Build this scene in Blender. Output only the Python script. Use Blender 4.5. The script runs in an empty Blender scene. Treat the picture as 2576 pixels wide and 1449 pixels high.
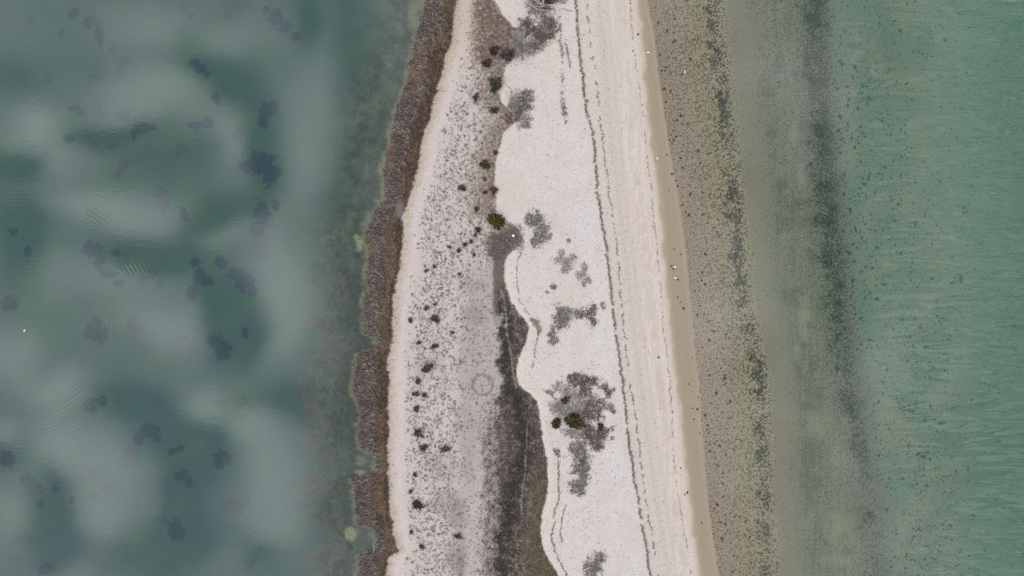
import bpy, math, random
import numpy as np
from mathutils import Vector

# ------------------------------------------------------------------ camera, sky, sun, exposure
scn = bpy.context.scene
S = 192.0 / 2576.0                      # metres per unit of the layout plan (plan is 2576 x 1449)
CX, CY = 1288.0, 724.5
H = 128.0
cam_d = bpy.data.cameras.new('camera'); cam = bpy.data.objects.new('camera', cam_d)
scn.collection.objects.link(cam); scn.camera = cam
cam.location = (0, 0, H); cam.rotation_euler = (0, 0, 0)
cam_d.sensor_width = 36.0; cam_d.lens = 24.0; cam_d.clip_start = 0.5; cam_d.clip_end = 6000
scn.view_settings.view_transform = 'Standard'; scn.view_settings.look = 'None'
scn.view_settings.exposure = 0.0; scn.view_settings.gamma = 1.0
scn.render.resolution_x = 1024; scn.render.resolution_y = 576
scn.cycles.transparent_max_bounces = 16
scn.cycles.max_bounces = 6
scn.cycles.use_denoising = False
scn.cycles.use_adaptive_sampling = False

SUN_EL, SUN_AZ = 40.0, 225.0            # sun low enough that its glint falls outside the view
sl = bpy.data.lights.new('sun', 'SUN'); sl.energy = 1.0; sl.angle = math.radians(14); sl.color = (1.0, .955, .90)
sun = bpy.data.objects.new('sun', sl); scn.collection.objects.link(sun)
_d = Vector((math.sin(math.radians(SUN_AZ)) * math.cos(math.radians(SUN_EL)),
             math.cos(math.radians(SUN_AZ)) * math.cos(math.radians(SUN_EL)), math.sin(math.radians(SUN_EL))))
sun.rotation_euler = _d.to_track_quat('Z', 'Y').to_euler()
sun.location = (0, 0, 200)

world = bpy.data.worlds.new('World'); scn.world = world; world.use_nodes = True
wt = world.node_tree; wt.nodes.clear()
def wn(t, **k):
    n = wt.nodes.new(t)
    for a, b in k.items(): setattr(n, a, b)
    return n
sky = wn('ShaderNodeTexSky'); sky.sky_type = 'NISHITA'; sky.sun_disc = False
sky.sun_elevation = math.radians(SUN_EL); sky.sun_rotation = math.radians(SUN_AZ)
tc = wn('ShaderNodeTexCoord'); sep = wn('ShaderNodeSeparateXYZ'); wt.links.new(tc.outputs['Generated'], sep.inputs[0])
mz = wn('ShaderNodeMath', operation='MAXIMUM'); wt.links.new(sep.outputs[2], mz.inputs[0]); mz.inputs[1].default_value = 0.12
dv = wn('ShaderNodeVectorMath', operation='DIVIDE'); wt.links.new(tc.outputs['Generated'], dv.inputs[0])
cz = wn('ShaderNodeCombineXYZ')
for i in range(3): wt.links.new(mz.outputs[0], cz.inputs[i])
wt.links.new(cz.outputs[0], dv.inputs[1])
flat = wn('ShaderNodeVectorMath', operation='MULTIPLY'); wt.links.new(dv.outputs[0], flat.inputs[0]); flat.inputs[1].default_value = (1, 1, 0)
# gentle warp so the cloud edges billow
nz = wn('ShaderNodeTexNoise'); nz.inputs['Scale'].default_value = 5.5; nz.inputs['Detail'].default_value = 2.0; nz.inputs['Roughness'].default_value = 0.45
wt.links.new(flat.outputs[0], nz.inputs['Vector'])
wv = wn('ShaderNodeVectorMath', operation='MULTIPLY_ADD'); wt.links.new(nz.outputs['Color'], wv.inputs[0])
wv.inputs[1].default_value = (.10, .10, 0); wt.links.new(flat.outputs[0], wv.inputs[2])
wsub = wn('ShaderNodeVectorMath', operation='SUBTRACT'); wt.links.new(wv.outputs[0], wsub.inputs[0]); wsub.inputs[1].default_value = (.05, .05, 0)
P0 = wsub.outputs[0]
# cloud puffs (+) and openings (-) of the broken overcast, by zenith-plane position
CLOUDS = [(383,43,130,60,.5),(400,233,150,75,.75),(73,307,70,48,.75),(133,390,100,50,.5),(800,193,60,130,.35),(777,400,62,120,.45),
 (573,377,62,70,.6),(600,100,80,60,.4),(300,516,150,48,.8),(250,690,150,60,.45),(433,800,130,62,.8),(700,690,60,120,.75),(710,830,50,80,.5),
 (27,880,70,70,.6),(583,583,70,45,.5),(150,983,80,42,.75),(500,1006,66,50,.85),(620,1076,85,45,.7),(157,1100,60,50,.7),
 (250,1170,110,85,.75),(683,1216,66,130,.75),(233,1280,60,50,.5),(693,1350,50,60,.4),(20,1080,40,30,.6),(20,1280,45,80,.5),(217,1430,60,40,.4),
 (560,1420,60,50,.3),(30,60,60,80,.15),
 (550,167,80,45,-.75),(610,240,55,45,-.7),(283,323,95,26,-.75),(660,400,42,120,-.7),(60,402,62,34,-.9),(767,45,36,70,-.6),
 (430,400,150,70,-.35),(20,210,60,50,-.3),(400,622,140,38,-.95),(533,526,85,40,-.75),(560,760,48,80,-.9),(617,840,48,60,-.9),(55,580,62,90,-.8),
 (333,1004,85,36,-.7),(467,1095,85,75,-1.0),(455,1220,55,70,-.7),(467,1350,85,90,-.8),(740,1033,95,46,-.7),(140,1230,42,90,-.8),
 (150,1340,50,60,-.7),(0,1115,50,36,-.8),(330,1390,100,50,-.3),(650,1410,45,50,-.5),(500,80,40,40,-.2),(240,170,60,40,-.15),(885,150,60,260,-.40),(885,620,52,260,-.40),(870,1150,60,360,-.40)]
acc = None
for cx, cy, rx, ry, amp in CLOUDS:
    ux, uy = (cx - CX) * S / H, (CY - cy) * S / H
    sx, sy = H / (rx * S * 1.08), H / (ry * S * 1.12)
    m = wn('ShaderNodeVectorMath', operation='MULTIPLY_ADD'); wt.links.new(P0, m.inputs[0])
    m.inputs[1].default_value = (sx, sy, 0); m.inputs[2].default_value = (-ux * sx, -uy * sy, 0)
    dt = wn('ShaderNodeVectorMath', operation='DOT_PRODUCT'); wt.links.new(m.outputs[0], dt.inputs[0]); wt.links.new(m.outputs[0], dt.inputs[1])
    pw = wn('ShaderNodeMath', operation='POWER'); pw.inputs[0].default_value = 0.3679; wt.links.new(dt.outputs['Value'], pw.inputs[1])
    ma = wn('ShaderNodeMath', operation='MULTIPLY_ADD'); wt.links.new(pw.outputs[0], ma.inputs[0]); ma.inputs[1].default_value = amp
    if acc is None: ma.inputs[2].default_value = 0.0
    else: wt.links.new(acc, ma.inputs[2])
    acc = ma.outputs[0]
n2 = wn('ShaderNodeTexNoise'); n2.inputs['Scale'].default_value = 7.0; n2.inputs['Detail'].default_value = 2.0
wt.links.new(flat.outputs[0], n2.inputs['Vector'])
m2 = wn('ShaderNodeMath', operation='MULTIPLY_ADD'); wt.links.new(n2.outputs[0], m2.inputs[0]); m2.inputs[1].default_value = .20; wt.links.new(acc, m2.inputs[2])
sx_ = wn('ShaderNodeSeparateXYZ'); wt.links.new(flat.outputs[0], sx_.inputs[0])
rr_ = wn('ShaderNodeMapRange'); wt.links.new(sx_.outputs[0], rr_.inputs[0]); rr_.inputs[1].default_value = .05; rr_.inputs[2].default_value = .3; rr_.inputs[3].default_value = 0; rr_.inputs[4].default_value = 3.2
n3 = wn('ShaderNodeTexNoise'); n3.inputs['Scale'].default_value = 5.0; n3.inputs['Detail'].default_value = 3.0; wt.links.new(flat.outputs[0], n3.inputs['Vector'])
n3s = wn('ShaderNodeMath', operation='SUBTRACT'); wt.links.new(n3.outputs[0], n3s.inputs[0]); n3s.inputs[1].default_value = .5
n3m = wn('ShaderNodeMath', operation='MULTIPLY_ADD'); wt.links.new(n3s.outputs[0], n3m.inputs[0]); wt.links.new(rr_.outputs[0], n3m.inputs[1]); wt.links.new(m2.outputs[0], n3m.inputs[2]); m2 = n3m
mr = wn('ShaderNodeMapRange'); wt.links.new(m2.outputs[0], mr.inputs[0])
mr.inputs[1].default_value = -.50; mr.inputs[2].default_value = 1.12; mr.inputs[3].default_value = 0; mr.inputs[4].default_value = 1; mr.interpolation_type = 'SMOOTHSTEP'
mx = wn('ShaderNodeMix'); mx.data_type = 'RGBA'; wt.links.new(mr.outputs[0], mx.inputs[0])
wt.links.new(sky.outputs[0], mx.inputs[6]); mx.inputs[7].default_value = (33.0, 33.6, 33.8, 1)
bg = wn('ShaderNodeBackground'); bg.inputs['Strength'].default_value = 0.10; wt.links.new(mx.outputs[2], bg.inputs[0])
wo = wn('ShaderNodeOutputWorld'); wt.links.new(bg.outputs[0], wo.inputs[0])

# ------------------------------------------------------------------ helpers
rng = np.random.default_rng(7)
C = scn.collection
def W(px, py): return (np.asarray(px, float) - CX) * S, (CY - np.asarray(py, float)) * S
def lin(c):
    c = np.asarray(c, float) / 255.0
    return np.where(c <= .04045, c / 12.92, ((c + .055) / 1.055) ** 2.4)
def _h(ix, iy, seed):
    n = (ix.astype(np.int64) * 374761393 + iy.astype(np.int64) * 668265263 + seed * 982451653) & 0x7fffffff
    n = ((n ^ (n >> 13)) * 1274126177) & 0x7fffffff
    n = n ^ (n >> 16)
    return (n & 0xffffff) / float(0xffffff)
def vn(x, y, seed=0):
    x = np.asarray(x, float); y = np.asarray(y, float)
    x, y = x * .866 - y * .5 + 1000.3, x * .5 + y * .866 + 1000.7
    ix, iy = np.floor(x), np.floor(y); fx, fy = x - ix, y - iy
    fx = fx * fx * (3 - 2 * fx); fy = fy * fy * (3 - 2 * fy)
    a, b, c, d = _h(ix, iy, seed), _h(ix + 1, iy, seed), _h(ix, iy + 1, seed), _h(ix + 1, iy + 1, seed)
    return (a * (1 - fx) + b * fx) * (1 - fy) + (c * (1 - fx) + d * fx) * fy
def fbm(x, y, seed=0, o=4):
    r = 0; a = .5; t = 0
    for i in range(o):
        r = r + a * vn(x * 2 ** i, y * 2 ** i, seed + i * 17); t += a; a *= .55
    return r / t
def sm(a, b, x):
    t = np.clip((x - a) / (b - a), 0, 1); return t * t * (3 - 2 * t)
def curve(pts):
    ys, xs = [p[0] for p in pts], [p[1] for p in pts]
    return lambda y: np.interp(y, ys, xs)
# shoreline and zone curves of the spit: (along, across) in plan units
Lc = curve([(0,1082),(50,1067),(100,1052),(150,1043),(190,1033),(230,1022),(260,1010),(300,1001),(350,990),(400,981),(430,970),(483,978),(505,980),(522,958),(560,942),(590,925),(650,937),(720,925),(800,924),(840,925),(853,955),(872,957),(890,909),(930,904),(980,893),(1000,902),(1040,917),(1100,909),(1130,915),(1147,950),(1188,955),(1202,895),(1240,899),(1290,905),(1320,909),(1332,950),(1384,955),(1396,912),(1449,910)])
Rc = curve([(0,1145),(50,1140),(100,1135),(130,1125),(170,1114),(230,1099),(260,1089),(300,1079),(350,1060),(400,1054),(440,1045),(483,1032),(520,1020),(555,1012),(620,1010),(680,1002),(720,990),(780,987),(850,985),(900,974),(966,975),(1040,975),(1100,974),(1150,972),(1230,975),(1300,980),(1350,989),(1385,1002),(1400,975),(1449,970)])
Ec = curve([(0,1245),(40,1262),(60,1285),(75,1292),(120,1320),(170,1274),(235,1255),(262,1262),(290,1290),(315,1288),(330,1270),(370,1259),(400,1250),(440,1245),(483,1247),(540,1249),(556,1266),(565,1290),(580,1305),(600,1315),(620,1309),(640,1279),(660,1274),(700,1270),(740,1280),(780,1299),(805,1322),(820,1332),(850,1327),(880,1315),(900,1307),(930,1300),(966,1305),(975,1315),(990,1335),(1010,1352),(1050,1359),(1100,1365),(1150,1375),(1230,1379),(1280,1365),(1330,1360),(1380,1367),(1410,1385),(1449,1405)])
W1 = curve([(0,1445),(100,1452),(200,1465),(280,1474),(340,1490),(400,1496),(483,1500),(560,1512),(620,1522),(690,1530),(780,1540),(860,1550),(960,1564),(1050,1572),(1130,1582),(1200,1592),(1250,1602),(1330,1615),(1400,1627),(1449,1635)])
W2 = curve([(0,1474),(120,1484),(200,1497),(270,1504),(330,1510),(400,1520),(483,1529),(550,1539),(620,1549),(680,1554),(780,1562),(870,1572),(960,1580),(1010,1592),(1110,1605),(1170,1610),(1250,1622),(1350,1639),(1449,1654)])
W3 = curve([(0,1582),(90,1590),(150,1597),(200,1604),(300,1617),(400,1627),(483,1637),(540,1642),(600,1650),(680,1655),(740,1662),(850,1669),(900,1677),(966,1684),(1060,1689),(1150,1694),(1250,1705),(1380,1727),(1449,1738)])
CR = curve([(0,1520),(250,1541),(483,1563),(700,1590),(966,1625),(1200,1658),(1449,1694)])
D1 = curve([(0,1604),(100,1615),(200,1622),(300,1629),(400,1642),(483,1654),(560,1662),(620,1666),(720,1677),(850,1688),(966,1702),(1100,1717),(1250,1732),(1330,1743),(1449,1758)])
D2 = curve([(0,1629),(100,1649),(200,1659),(300,1674),(400,1689),(483,1705),(600,1722),(700,1732),(800,1742),(900,1750),(966,1760),(1060,1764),(1170,1774),(1280,1784),(1370,1797),(1449,1809)])
M0 = curve([(600,1300),(630,1250),(640,1244),(700,1250),(760,1258),(850,1262),(966,1258),(1050,1254),(1150,1250),(1300,1248),(1449,1240)])
B3 = curve([(0,1794),(240,1817),(483,1847),(720,1864),(966,1914),(1200,1919),(1449,1938)])
B5 = curve([(0,2052),(150,2056),(300,2068),(483,2078),(620,2094),(800,2108),(966,2137),(1150,2168),(1250,2186),(1449,2208)])
T1 = curve([(700,1262),(770,1272),(830,1275),(880,1283),(940,1291),(975,1300),(1060,1327),(1120,1324),(1180,1322),(1230,1314),(1270,1310),(1300,1313)])
T1b = [(1262,730),(1272,770),(1275,830),(1283,880),(1291,940),(1300,975)]
T1c = [(1326,1060),(1324,1120),(1322,1180),(1314,1230),(1310,1270),(1314,1300)]

def height(px, py):
    l = Lc(py) + 16 * (fbm(px / 13, py / 11, 3, 4) - .5); d2 = D2(py) + 3 * (vn(px / 10, py / 14, 5) - .5)
    u = np.clip((px - l) / (d2 - l), 0, 1)
    land = np.interp(u, [0, .03, .09, .15, .3, .42, .55, .75, .87, .95, 1], [-.03, .05, .15, .35, .6, .52, .85, 1.25, .75, .2, -.01])
    e = Ec(py) + 8 * (fbm(px / 16, py / 16, 9, 3) - .5)
    land = land + .18 * sm(0, 7, px - e) * (1 - sm(60, 160, px - e)) * sm(0, .2, u)
    land = land + .06 * np.exp(-((px - W1(py)) / 7) ** 2) + .08 * np.exp(-((px - CR(py)) / 12) ** 2) + .05 * (fbm(px / 40, py / 40, 12, 3) - .5) * sm(.1, .2, u) * (1 - sm(.9, 1, u))
    dl = np.maximum(l - px, 0) * S
    z = np.where(px < l, -.03 - 1.15 * (1 - np.exp(-dl / 14)) + .18 * (fbm(px / 60, py / 60, 21, 3) - .5) * np.clip(dl / 8, 0, 1), land)
    dr = np.maximum(px - d2, 0) * S
    z = np.where(px > d2, -.01 - .017 * dr - .00008 * dr * dr + .10 * (fbm(px / 70, py / 30, 22, 3) - .5) * np.clip(dr / 8, 0, 1), z)
    z = z + 0.35 * np.exp(-((px - B5(py)) / 60) ** 2) * sm(0, 60, px - d2 - 100)
    return np.maximum(z, -6.0)
def hz(px, py): return float(height(np.array([float(px)]), np.array([float(py)]))[0])

def new_mesh(name, V, F, cols=None, smooth=False, loose_tris=False):
    """V (n,3); F list of arrays, each (m,k)"""
    me = bpy.data.meshes.new(name)
    V = np.ascontiguousarray(V, dtype=np.float32)
    if not isinstance(F, (list, tuple)): F = [F]
    F = [np.asarray(f, dtype=np.int32) for f in F if len(f)]
    me.vertices.add(len(V)); me.vertices.foreach_set('co', V.ravel())
    loops = np.concatenate([f.ravel() for f in F]); tot = np.concatenate([np.full(len(f), f.shape[1], np.int32) for f in F])
    start = np.concatenate([[0], np.cumsum(tot)[:-1]]).astype(np.int32)
    me.loops.add(len(loops)); me.loops.foreach_set('vertex_index', loops)
    me.polygons.add(len(tot)); me.polygons.foreach_set('loop_start', start); me.polygons.foreach_set('loop_total', tot)
    if smooth: me.polygons.foreach_set('use_smooth', np.ones(len(tot), bool))
    me.update(calc_edges=True)
    if cols is not None: set_col(me, 'Col', cols)
    me.validate(); return me
def set_col(me, name, cols):
    a = me.color_attributes.new(name, 'FLOAT_COLOR', 'POINT')
    c = np.ones((len(me.vertices), 4), np.float32); cols = np.asarray(cols, np.float32); c[:, :cols.shape[1]] = cols
    a.data.foreach_set('color', c.ravel())
def link(name, me, mat, parent=None, loc=None):
    o = bpy.data.objects.new(name, me); C.objects.link(o)
    if mat and not me.materials: me.materials.append(mat)
    if parent: o.parent = parent
    if loc is not None: o.location = loc
    return o
def tag(o, label=None, cat=None, group=None, kind=None):
    if label: o['label'] = label
    if cat: o['category'] = cat
    if group: o['group'] = group
    if kind: o['kind'] = kind
    return o
def empty(name, loc, label, cat, group=None):
    o = bpy.data.objects.new(name, None); C.objects.link(o); o.location = loc; o.empty_display_size = .3
    return tag(o, label, cat, group)

# ------------------------------------------------------------------ materials
def mat_new(name):
    m = bpy.data.materials.new(name); m.use_nodes = True; m.node_tree.nodes.clear(); return m, m.node_tree
def plant_mat(name, rough=.85, var=.35, scale=3.0, translucent=0.0):
    m, t = mat_new(name); N, L = t.nodes, t.links
    at = N.new('ShaderNodeVertexColor'); at.layer_name = 'Col'
    g = N.new('ShaderNodeNewGeometry')
    n = N.new('ShaderNodeTexNoise'); n.inputs['Scale'].default_value = scale; n.inputs['Detail'].default_value = 2; L.new(g.outputs['Position'], n.inputs['Vector'])
    r = N.new('ShaderNodeMapRange'); L.new(n.outputs[0], r.inputs[0]); r.inputs[1].default_value = .3; r.inputs[2].default_value = .7
    r.inputs[3].default_value = 1 - var; r.inputs[4].default_value = 1 + var
    v = N.new('ShaderNodeVectorMath'); v.operation = 'SCALE'; L.new(at.outputs[0], v.inputs[0]); L.new(r.outputs[0], v.inputs['Scale'])
    b = N.new('ShaderNodeBsdfPrincipled'); b.inputs['Roughness'].default_value = rough; b.inputs['Specular IOR Level'].default_value = .25
    L.new(v.outputs[0], b.inputs['Base Color'])
    o = N.new('ShaderNodeOutputMaterial'); L.new(b.outputs[0], o.inputs[0]); return m
M_plant = plant_mat('plant_matter'); M_wood = plant_mat('weathered_wood', .8, .15, 6); M_weed = plant_mat('waterweed', .9, .25, 1.2)
M_feather = plant_mat('feather', .7, .03, 5); M_stone = plant_mat('dark_stone', .6, .3, 8)

def ground_mat():
    m, t = mat_new('shell_sand_and_bed'); N, L = t.nodes, t.links
    g = N.new('ShaderNodeNewGeometry')
    base = N.new('ShaderNodeVertexColor'); base.layer_name = 'Base'
    spk = N.new('ShaderNodeVertexColor'); spk.layer_name = 'Speck'
    par = N.new('ShaderNodeVertexColor'); par.layer_name = 'Par'      # R grain contrast, G coarse speck density, B fine speck share
    ps = N.new('ShaderNodeSeparateColor'); L.new(par.outputs[0], ps.inputs[0])
    def noise(sc, det=2, ro=.5):
        n = N.new('ShaderNodeTexNoise'); n.inputs['Scale'].default_value = sc; n.inputs['Detail'].default_value = det; n.inputs['Roughness'].default_value = ro
        L.new(g.outputs['Position'], n.inputs['Vector']); return n.outputs[0]
    def math_(op, a, b=None, c=None, clamp=False):
        n = N.new('ShaderNodeMath'); n.operation = op; n.use_clamp = clamp
        for i, x in enumerate((a, b, c)):
            if x is None: continue
            if isinstance(x, (int, float)): n.inputs[i].default_value = x
            else: L.new(x, n.inputs[i])
        return n.outputs[0]
    # speck mask: noise above a density-driven threshold
    def mask(n, dens, soft):
        th = math_('MULTIPLY_ADD', dens, -.42, .74)
        return math_('MULTIPLY_ADD', math_('SUBTRACT', n, th), soft, .5, clamp=True)
    coarse = mask(noise(1.7, 4, .72), ps.outputs[1], 8.0)
    fine = mask(noise(3.0, 3, .72), ps.outputs[2], 9.0)
    mm = math_('MAXIMUM', coarse, fine)
    mix = N.new('ShaderNodeMix'); mix.data_type = 'RGBA'; L.new(mm, mix.inputs[0]); L.new(base.outputs[0], mix.inputs[6]); L.new(spk.outputs[0], mix.inputs[7])
    gr = noise(3.2, 4, .8); gr2 = noise(1.1, 4, .7)
    gsum = math_('ADD', math_('MULTIPLY', math_('SUBTRACT', gr, .5), 2.2), math_('MULTIPLY', math_('SUBTRACT', gr2, .5), .9))
    fac = math_('MULTIPLY_ADD', gsum, ps.outputs[0], 1.0)
    v = N.new('ShaderNodeVectorMath'); v.operation = 'SCALE'; L.new(mix.outputs[2], v.inputs[0]); L.new(fac, v.inputs['Scale'])
    b = N.new('ShaderNodeBsdfPrincipled'); b.inputs['Roughness'].default_value = .9; b.inputs['Specular IOR Level'].default_value = .15
    L.new(v.outputs[0], b.inputs['Base Color'])
    bp = N.new('ShaderNodeBump'); bp.inputs['Strength'].default_value = .5; bp.inputs['Distance'].default_value = .06; L.new(gr, bp.inputs['Height']); L.new(bp.outputs[0], b.inputs['Normal'])
    o = N.new('ShaderNodeOutputMaterial'); L.new(b.outputs[0], o.inputs[0]); return m
M_ground = ground_mat()

def water_mat(name, rough, kind):
    m, t = mat_new(name); N, L = t.nodes, t.links
    g = N.new('ShaderNodeNewGeometry')
    tint = N.new('ShaderNodeVertexColor'); tint.layer_name = 'Tint'
    tb = N.new('ShaderNodeVertexColor'); tb.layer_name = 'Silt'       # rgb silt colour
    tf = N.new('ShaderNodeVertexColor'); tf.layer_name = 'Amount'     # R silt amount, G wave strength
    sp = N.new('ShaderNodeSeparateColor'); L.new(tf.outputs[0], sp.inputs[0])
    mp = N.new('ShaderNodeMapping'); L.new(g.outputs['Position'], mp.inputs[0])
    mp.inputs['Rotation'].default_value = (0, 0, .10 if kind == 'sea' else .9)
    mp.inputs['Scale'].default_value = (.075, .43, 1) if kind == 'sea' else (.4, 1.2, 1)
    n = N.new('ShaderNodeTexNoise'); n.inputs['Scale'].default_value = 1.0; n.inputs['Detail'].default_value = 1.2; n.inputs['Distortion'].default_value = .8
    L.new(mp.outputs[0], n.inputs['Vector'])
    bp = N.new('ShaderNodeBump'); bp.inputs['Distance'].default_value = 1.1 if kind == 'sea' else .02
    L.new(sp.outputs[1], bp.inputs['Strength']); L.new(n.outputs[0], bp.inputs['Height'])
    if kind == 'lagoon':   # rings spreading from the floating gull, and small wind ripples
        gx, gy = (63 - CX) * S, (CY - 832) * S
        vs = N.new('ShaderNodeVectorMath'); vs.operation = 'DISTANCE'; L.new(g.outputs['Position'], vs.inputs[0]); vs.inputs[1].default_value = (gx, gy, 0)
        w1 = N.new('ShaderNodeMath'); w1.operation = 'MULTIPLY'; L.new(vs.outputs['Value'], w1.inputs[0]); w1.inputs[1].default_value = 2 * math.pi / .75
        w2 = N.new('ShaderNodeMath'); w2.operation = 'SINE'; L.new(w1.outputs[0], w2.inputs[0])
        r1 = N.new('ShaderNodeMapRange'); L.new(vs.outputs['Value'], r1.inputs[0]); r1.inputs[1].default_value = 4; r1.inputs[2].default_value = 17; r1.inputs[3].default_value = 0; r1.inputs[4].default_value = 1; r1.interpolation_type = 'SMOOTHSTEP'
        r2 = N.new('ShaderNodeMapRange'); L.new(vs.outputs['Value'], r2.inputs[0]); r2.inputs[1].default_value = 19; r2.inputs[2].default_value = 32; r2.inputs[3].default_value = 1; r2.inputs[4].default_value = 0; r2.interpolation_type = 'SMOOTHSTEP'
        a = N.new('ShaderNodeMath'); a.operation = 'MULTIPLY'; L.new(r1.outputs[0], a.inputs[0]); L.new(r2.outputs[0], a.inputs[1])
        pn = N.new('ShaderNodeTexNoise'); pn.inputs['Scale'].default_value = .09; L.new(g.outputs['Position'], pn.inputs['Vector'])
        pr = N.new('ShaderNodeMapRange'); L.new(pn.outputs[0], pr.inputs[0]); pr.inputs[1].default_value = .5; pr.inputs[2].default_value = .65
        a2 = N.new('ShaderNodeMath'); a2.operation = 'MULTIPLY'; L.new(a.outputs[0], a2.inputs[0]); L.new(pr.outputs[0], a2.inputs[1])
        a3 = N.new('ShaderNodeMath'); a3.operation = 'MULTIPLY'; L.new(a2.outputs[0], a3.inputs[0]); L.new(w2.outputs[0], a3.inputs[1])
        b2 = N.new('ShaderNodeBump'); b2.inputs['Distance'].default_value = .0016; L.new(a3.outputs[0], b2.inputs['Height']); L.new(bp.outputs[0], b2.inputs['Normal']); bp = b2
    tr = N.new('ShaderNodeBsdfTransparent'); L.new(tint.outputs[0], tr.inputs[0])
    df = N.new('ShaderNodeBsdfDiffuse'); L.new(tb.outputs[0], df.inputs[0]); L.new(bp.outputs[0], df.inputs['Normal'])
    m1 = N.new('ShaderNodeMixShader'); L.new(sp.outputs[0], m1.inputs[0]); L.new(tr.outputs[0], m1.inputs[1]); L.new(df.outputs[0], m1.inputs[2])
    gl = N.new('ShaderNodeBsdfGlossy'); gl.inputs['Roughness'].default_value = rough; L.new(bp.outputs[0], gl.inputs['Normal'])
    fr = N.new('ShaderNodeFresnel'); fr.inputs['IOR'].default_value = 1.42 if kind == 'sea' else 1.6; L.new(bp.outputs[0], fr.inputs['Normal'])
    bf = N.new('ShaderNodeMath'); bf.operation = 'SUBTRACT'; bf.inputs[0].default_value = 1.0; L.new(g.outputs['Backfacing'], bf.inputs[1])
    ff = N.new('ShaderNodeMath'); ff.operation = 'MULTIPLY'; L.new(fr.outputs[0], ff.inputs[0]); L.new(bf.outputs[0], ff.inputs[1])
    m2 = N.new('ShaderNodeMixShader'); L.new(ff.outputs[0], m2.inputs[0]); L.new(m1.outputs[0], m2.inputs[1]); L.new(gl.outputs[0], m2.inputs[2])
    o = N.new('ShaderNodeOutputMaterial'); L.new(m2.outputs[0], o.inputs[0]); return m

# ------------------------------------------------------------------ ground: one sheet, land and bed
KL = np.array([1.38, 1.435, 1.50])       # how bright a white surface renders on land
def land_alb(c): return lin(c) / KL
K0 = np.array([1.285, 1.34, 1.405]); VG = np.array([.018, .022, .029])   # lagoon water column: gain and veil
VS = np.array([.029, .031, .034])   # open sea
def water_dep(px, py): return np.maximum(-height(px, py), 0)
def tint_of(d, side):
    a = np.where(side < 0, .26, .22)[:, None] * np.array([[1.15, .42, .60]])
    return np.exp(-a * d[:, None])
def silt_of(d, side): return np.where(side < 0, 1 - np.exp(-d * .28), 1 - np.exp(-d * .30))
SILT_L = np.array([.085, .155, .145]); SILT_S = np.array([.135, .245, .185])

def grid_axes():
    ext = np.array([3, 8, 18, 40, 90, 200, 450, 1000])
    xs = np.arange(-100, 100.01, .25); ys = np.arange(-58, 58.01, .25)
    return np.concatenate([(-100 - ext)[::-1], xs, 100 + ext]), np.concatenate([(-58 - ext)[::-1], ys, 58 + ext])
def grid_faces(nx, ny):
    i = np.arange(nx - 1); j = np.arange(ny - 1); J, I = np.meshgrid(j, i, indexing='ij'); a = (J * nx + I).ravel()
    return np.stack([a, a + 1, a + nx + 1, a + nx], 1)

def blob(px, py, cx, cy, rx, ry, rot=0):
    c, s = math.cos(rot), math.sin(rot); dx, dy = px - cx, py - cy
    u, v = (dx * c + dy * s) / rx, (-dx * s + dy * c) / ry
    return np.sqrt(u * u + v * v)

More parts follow.
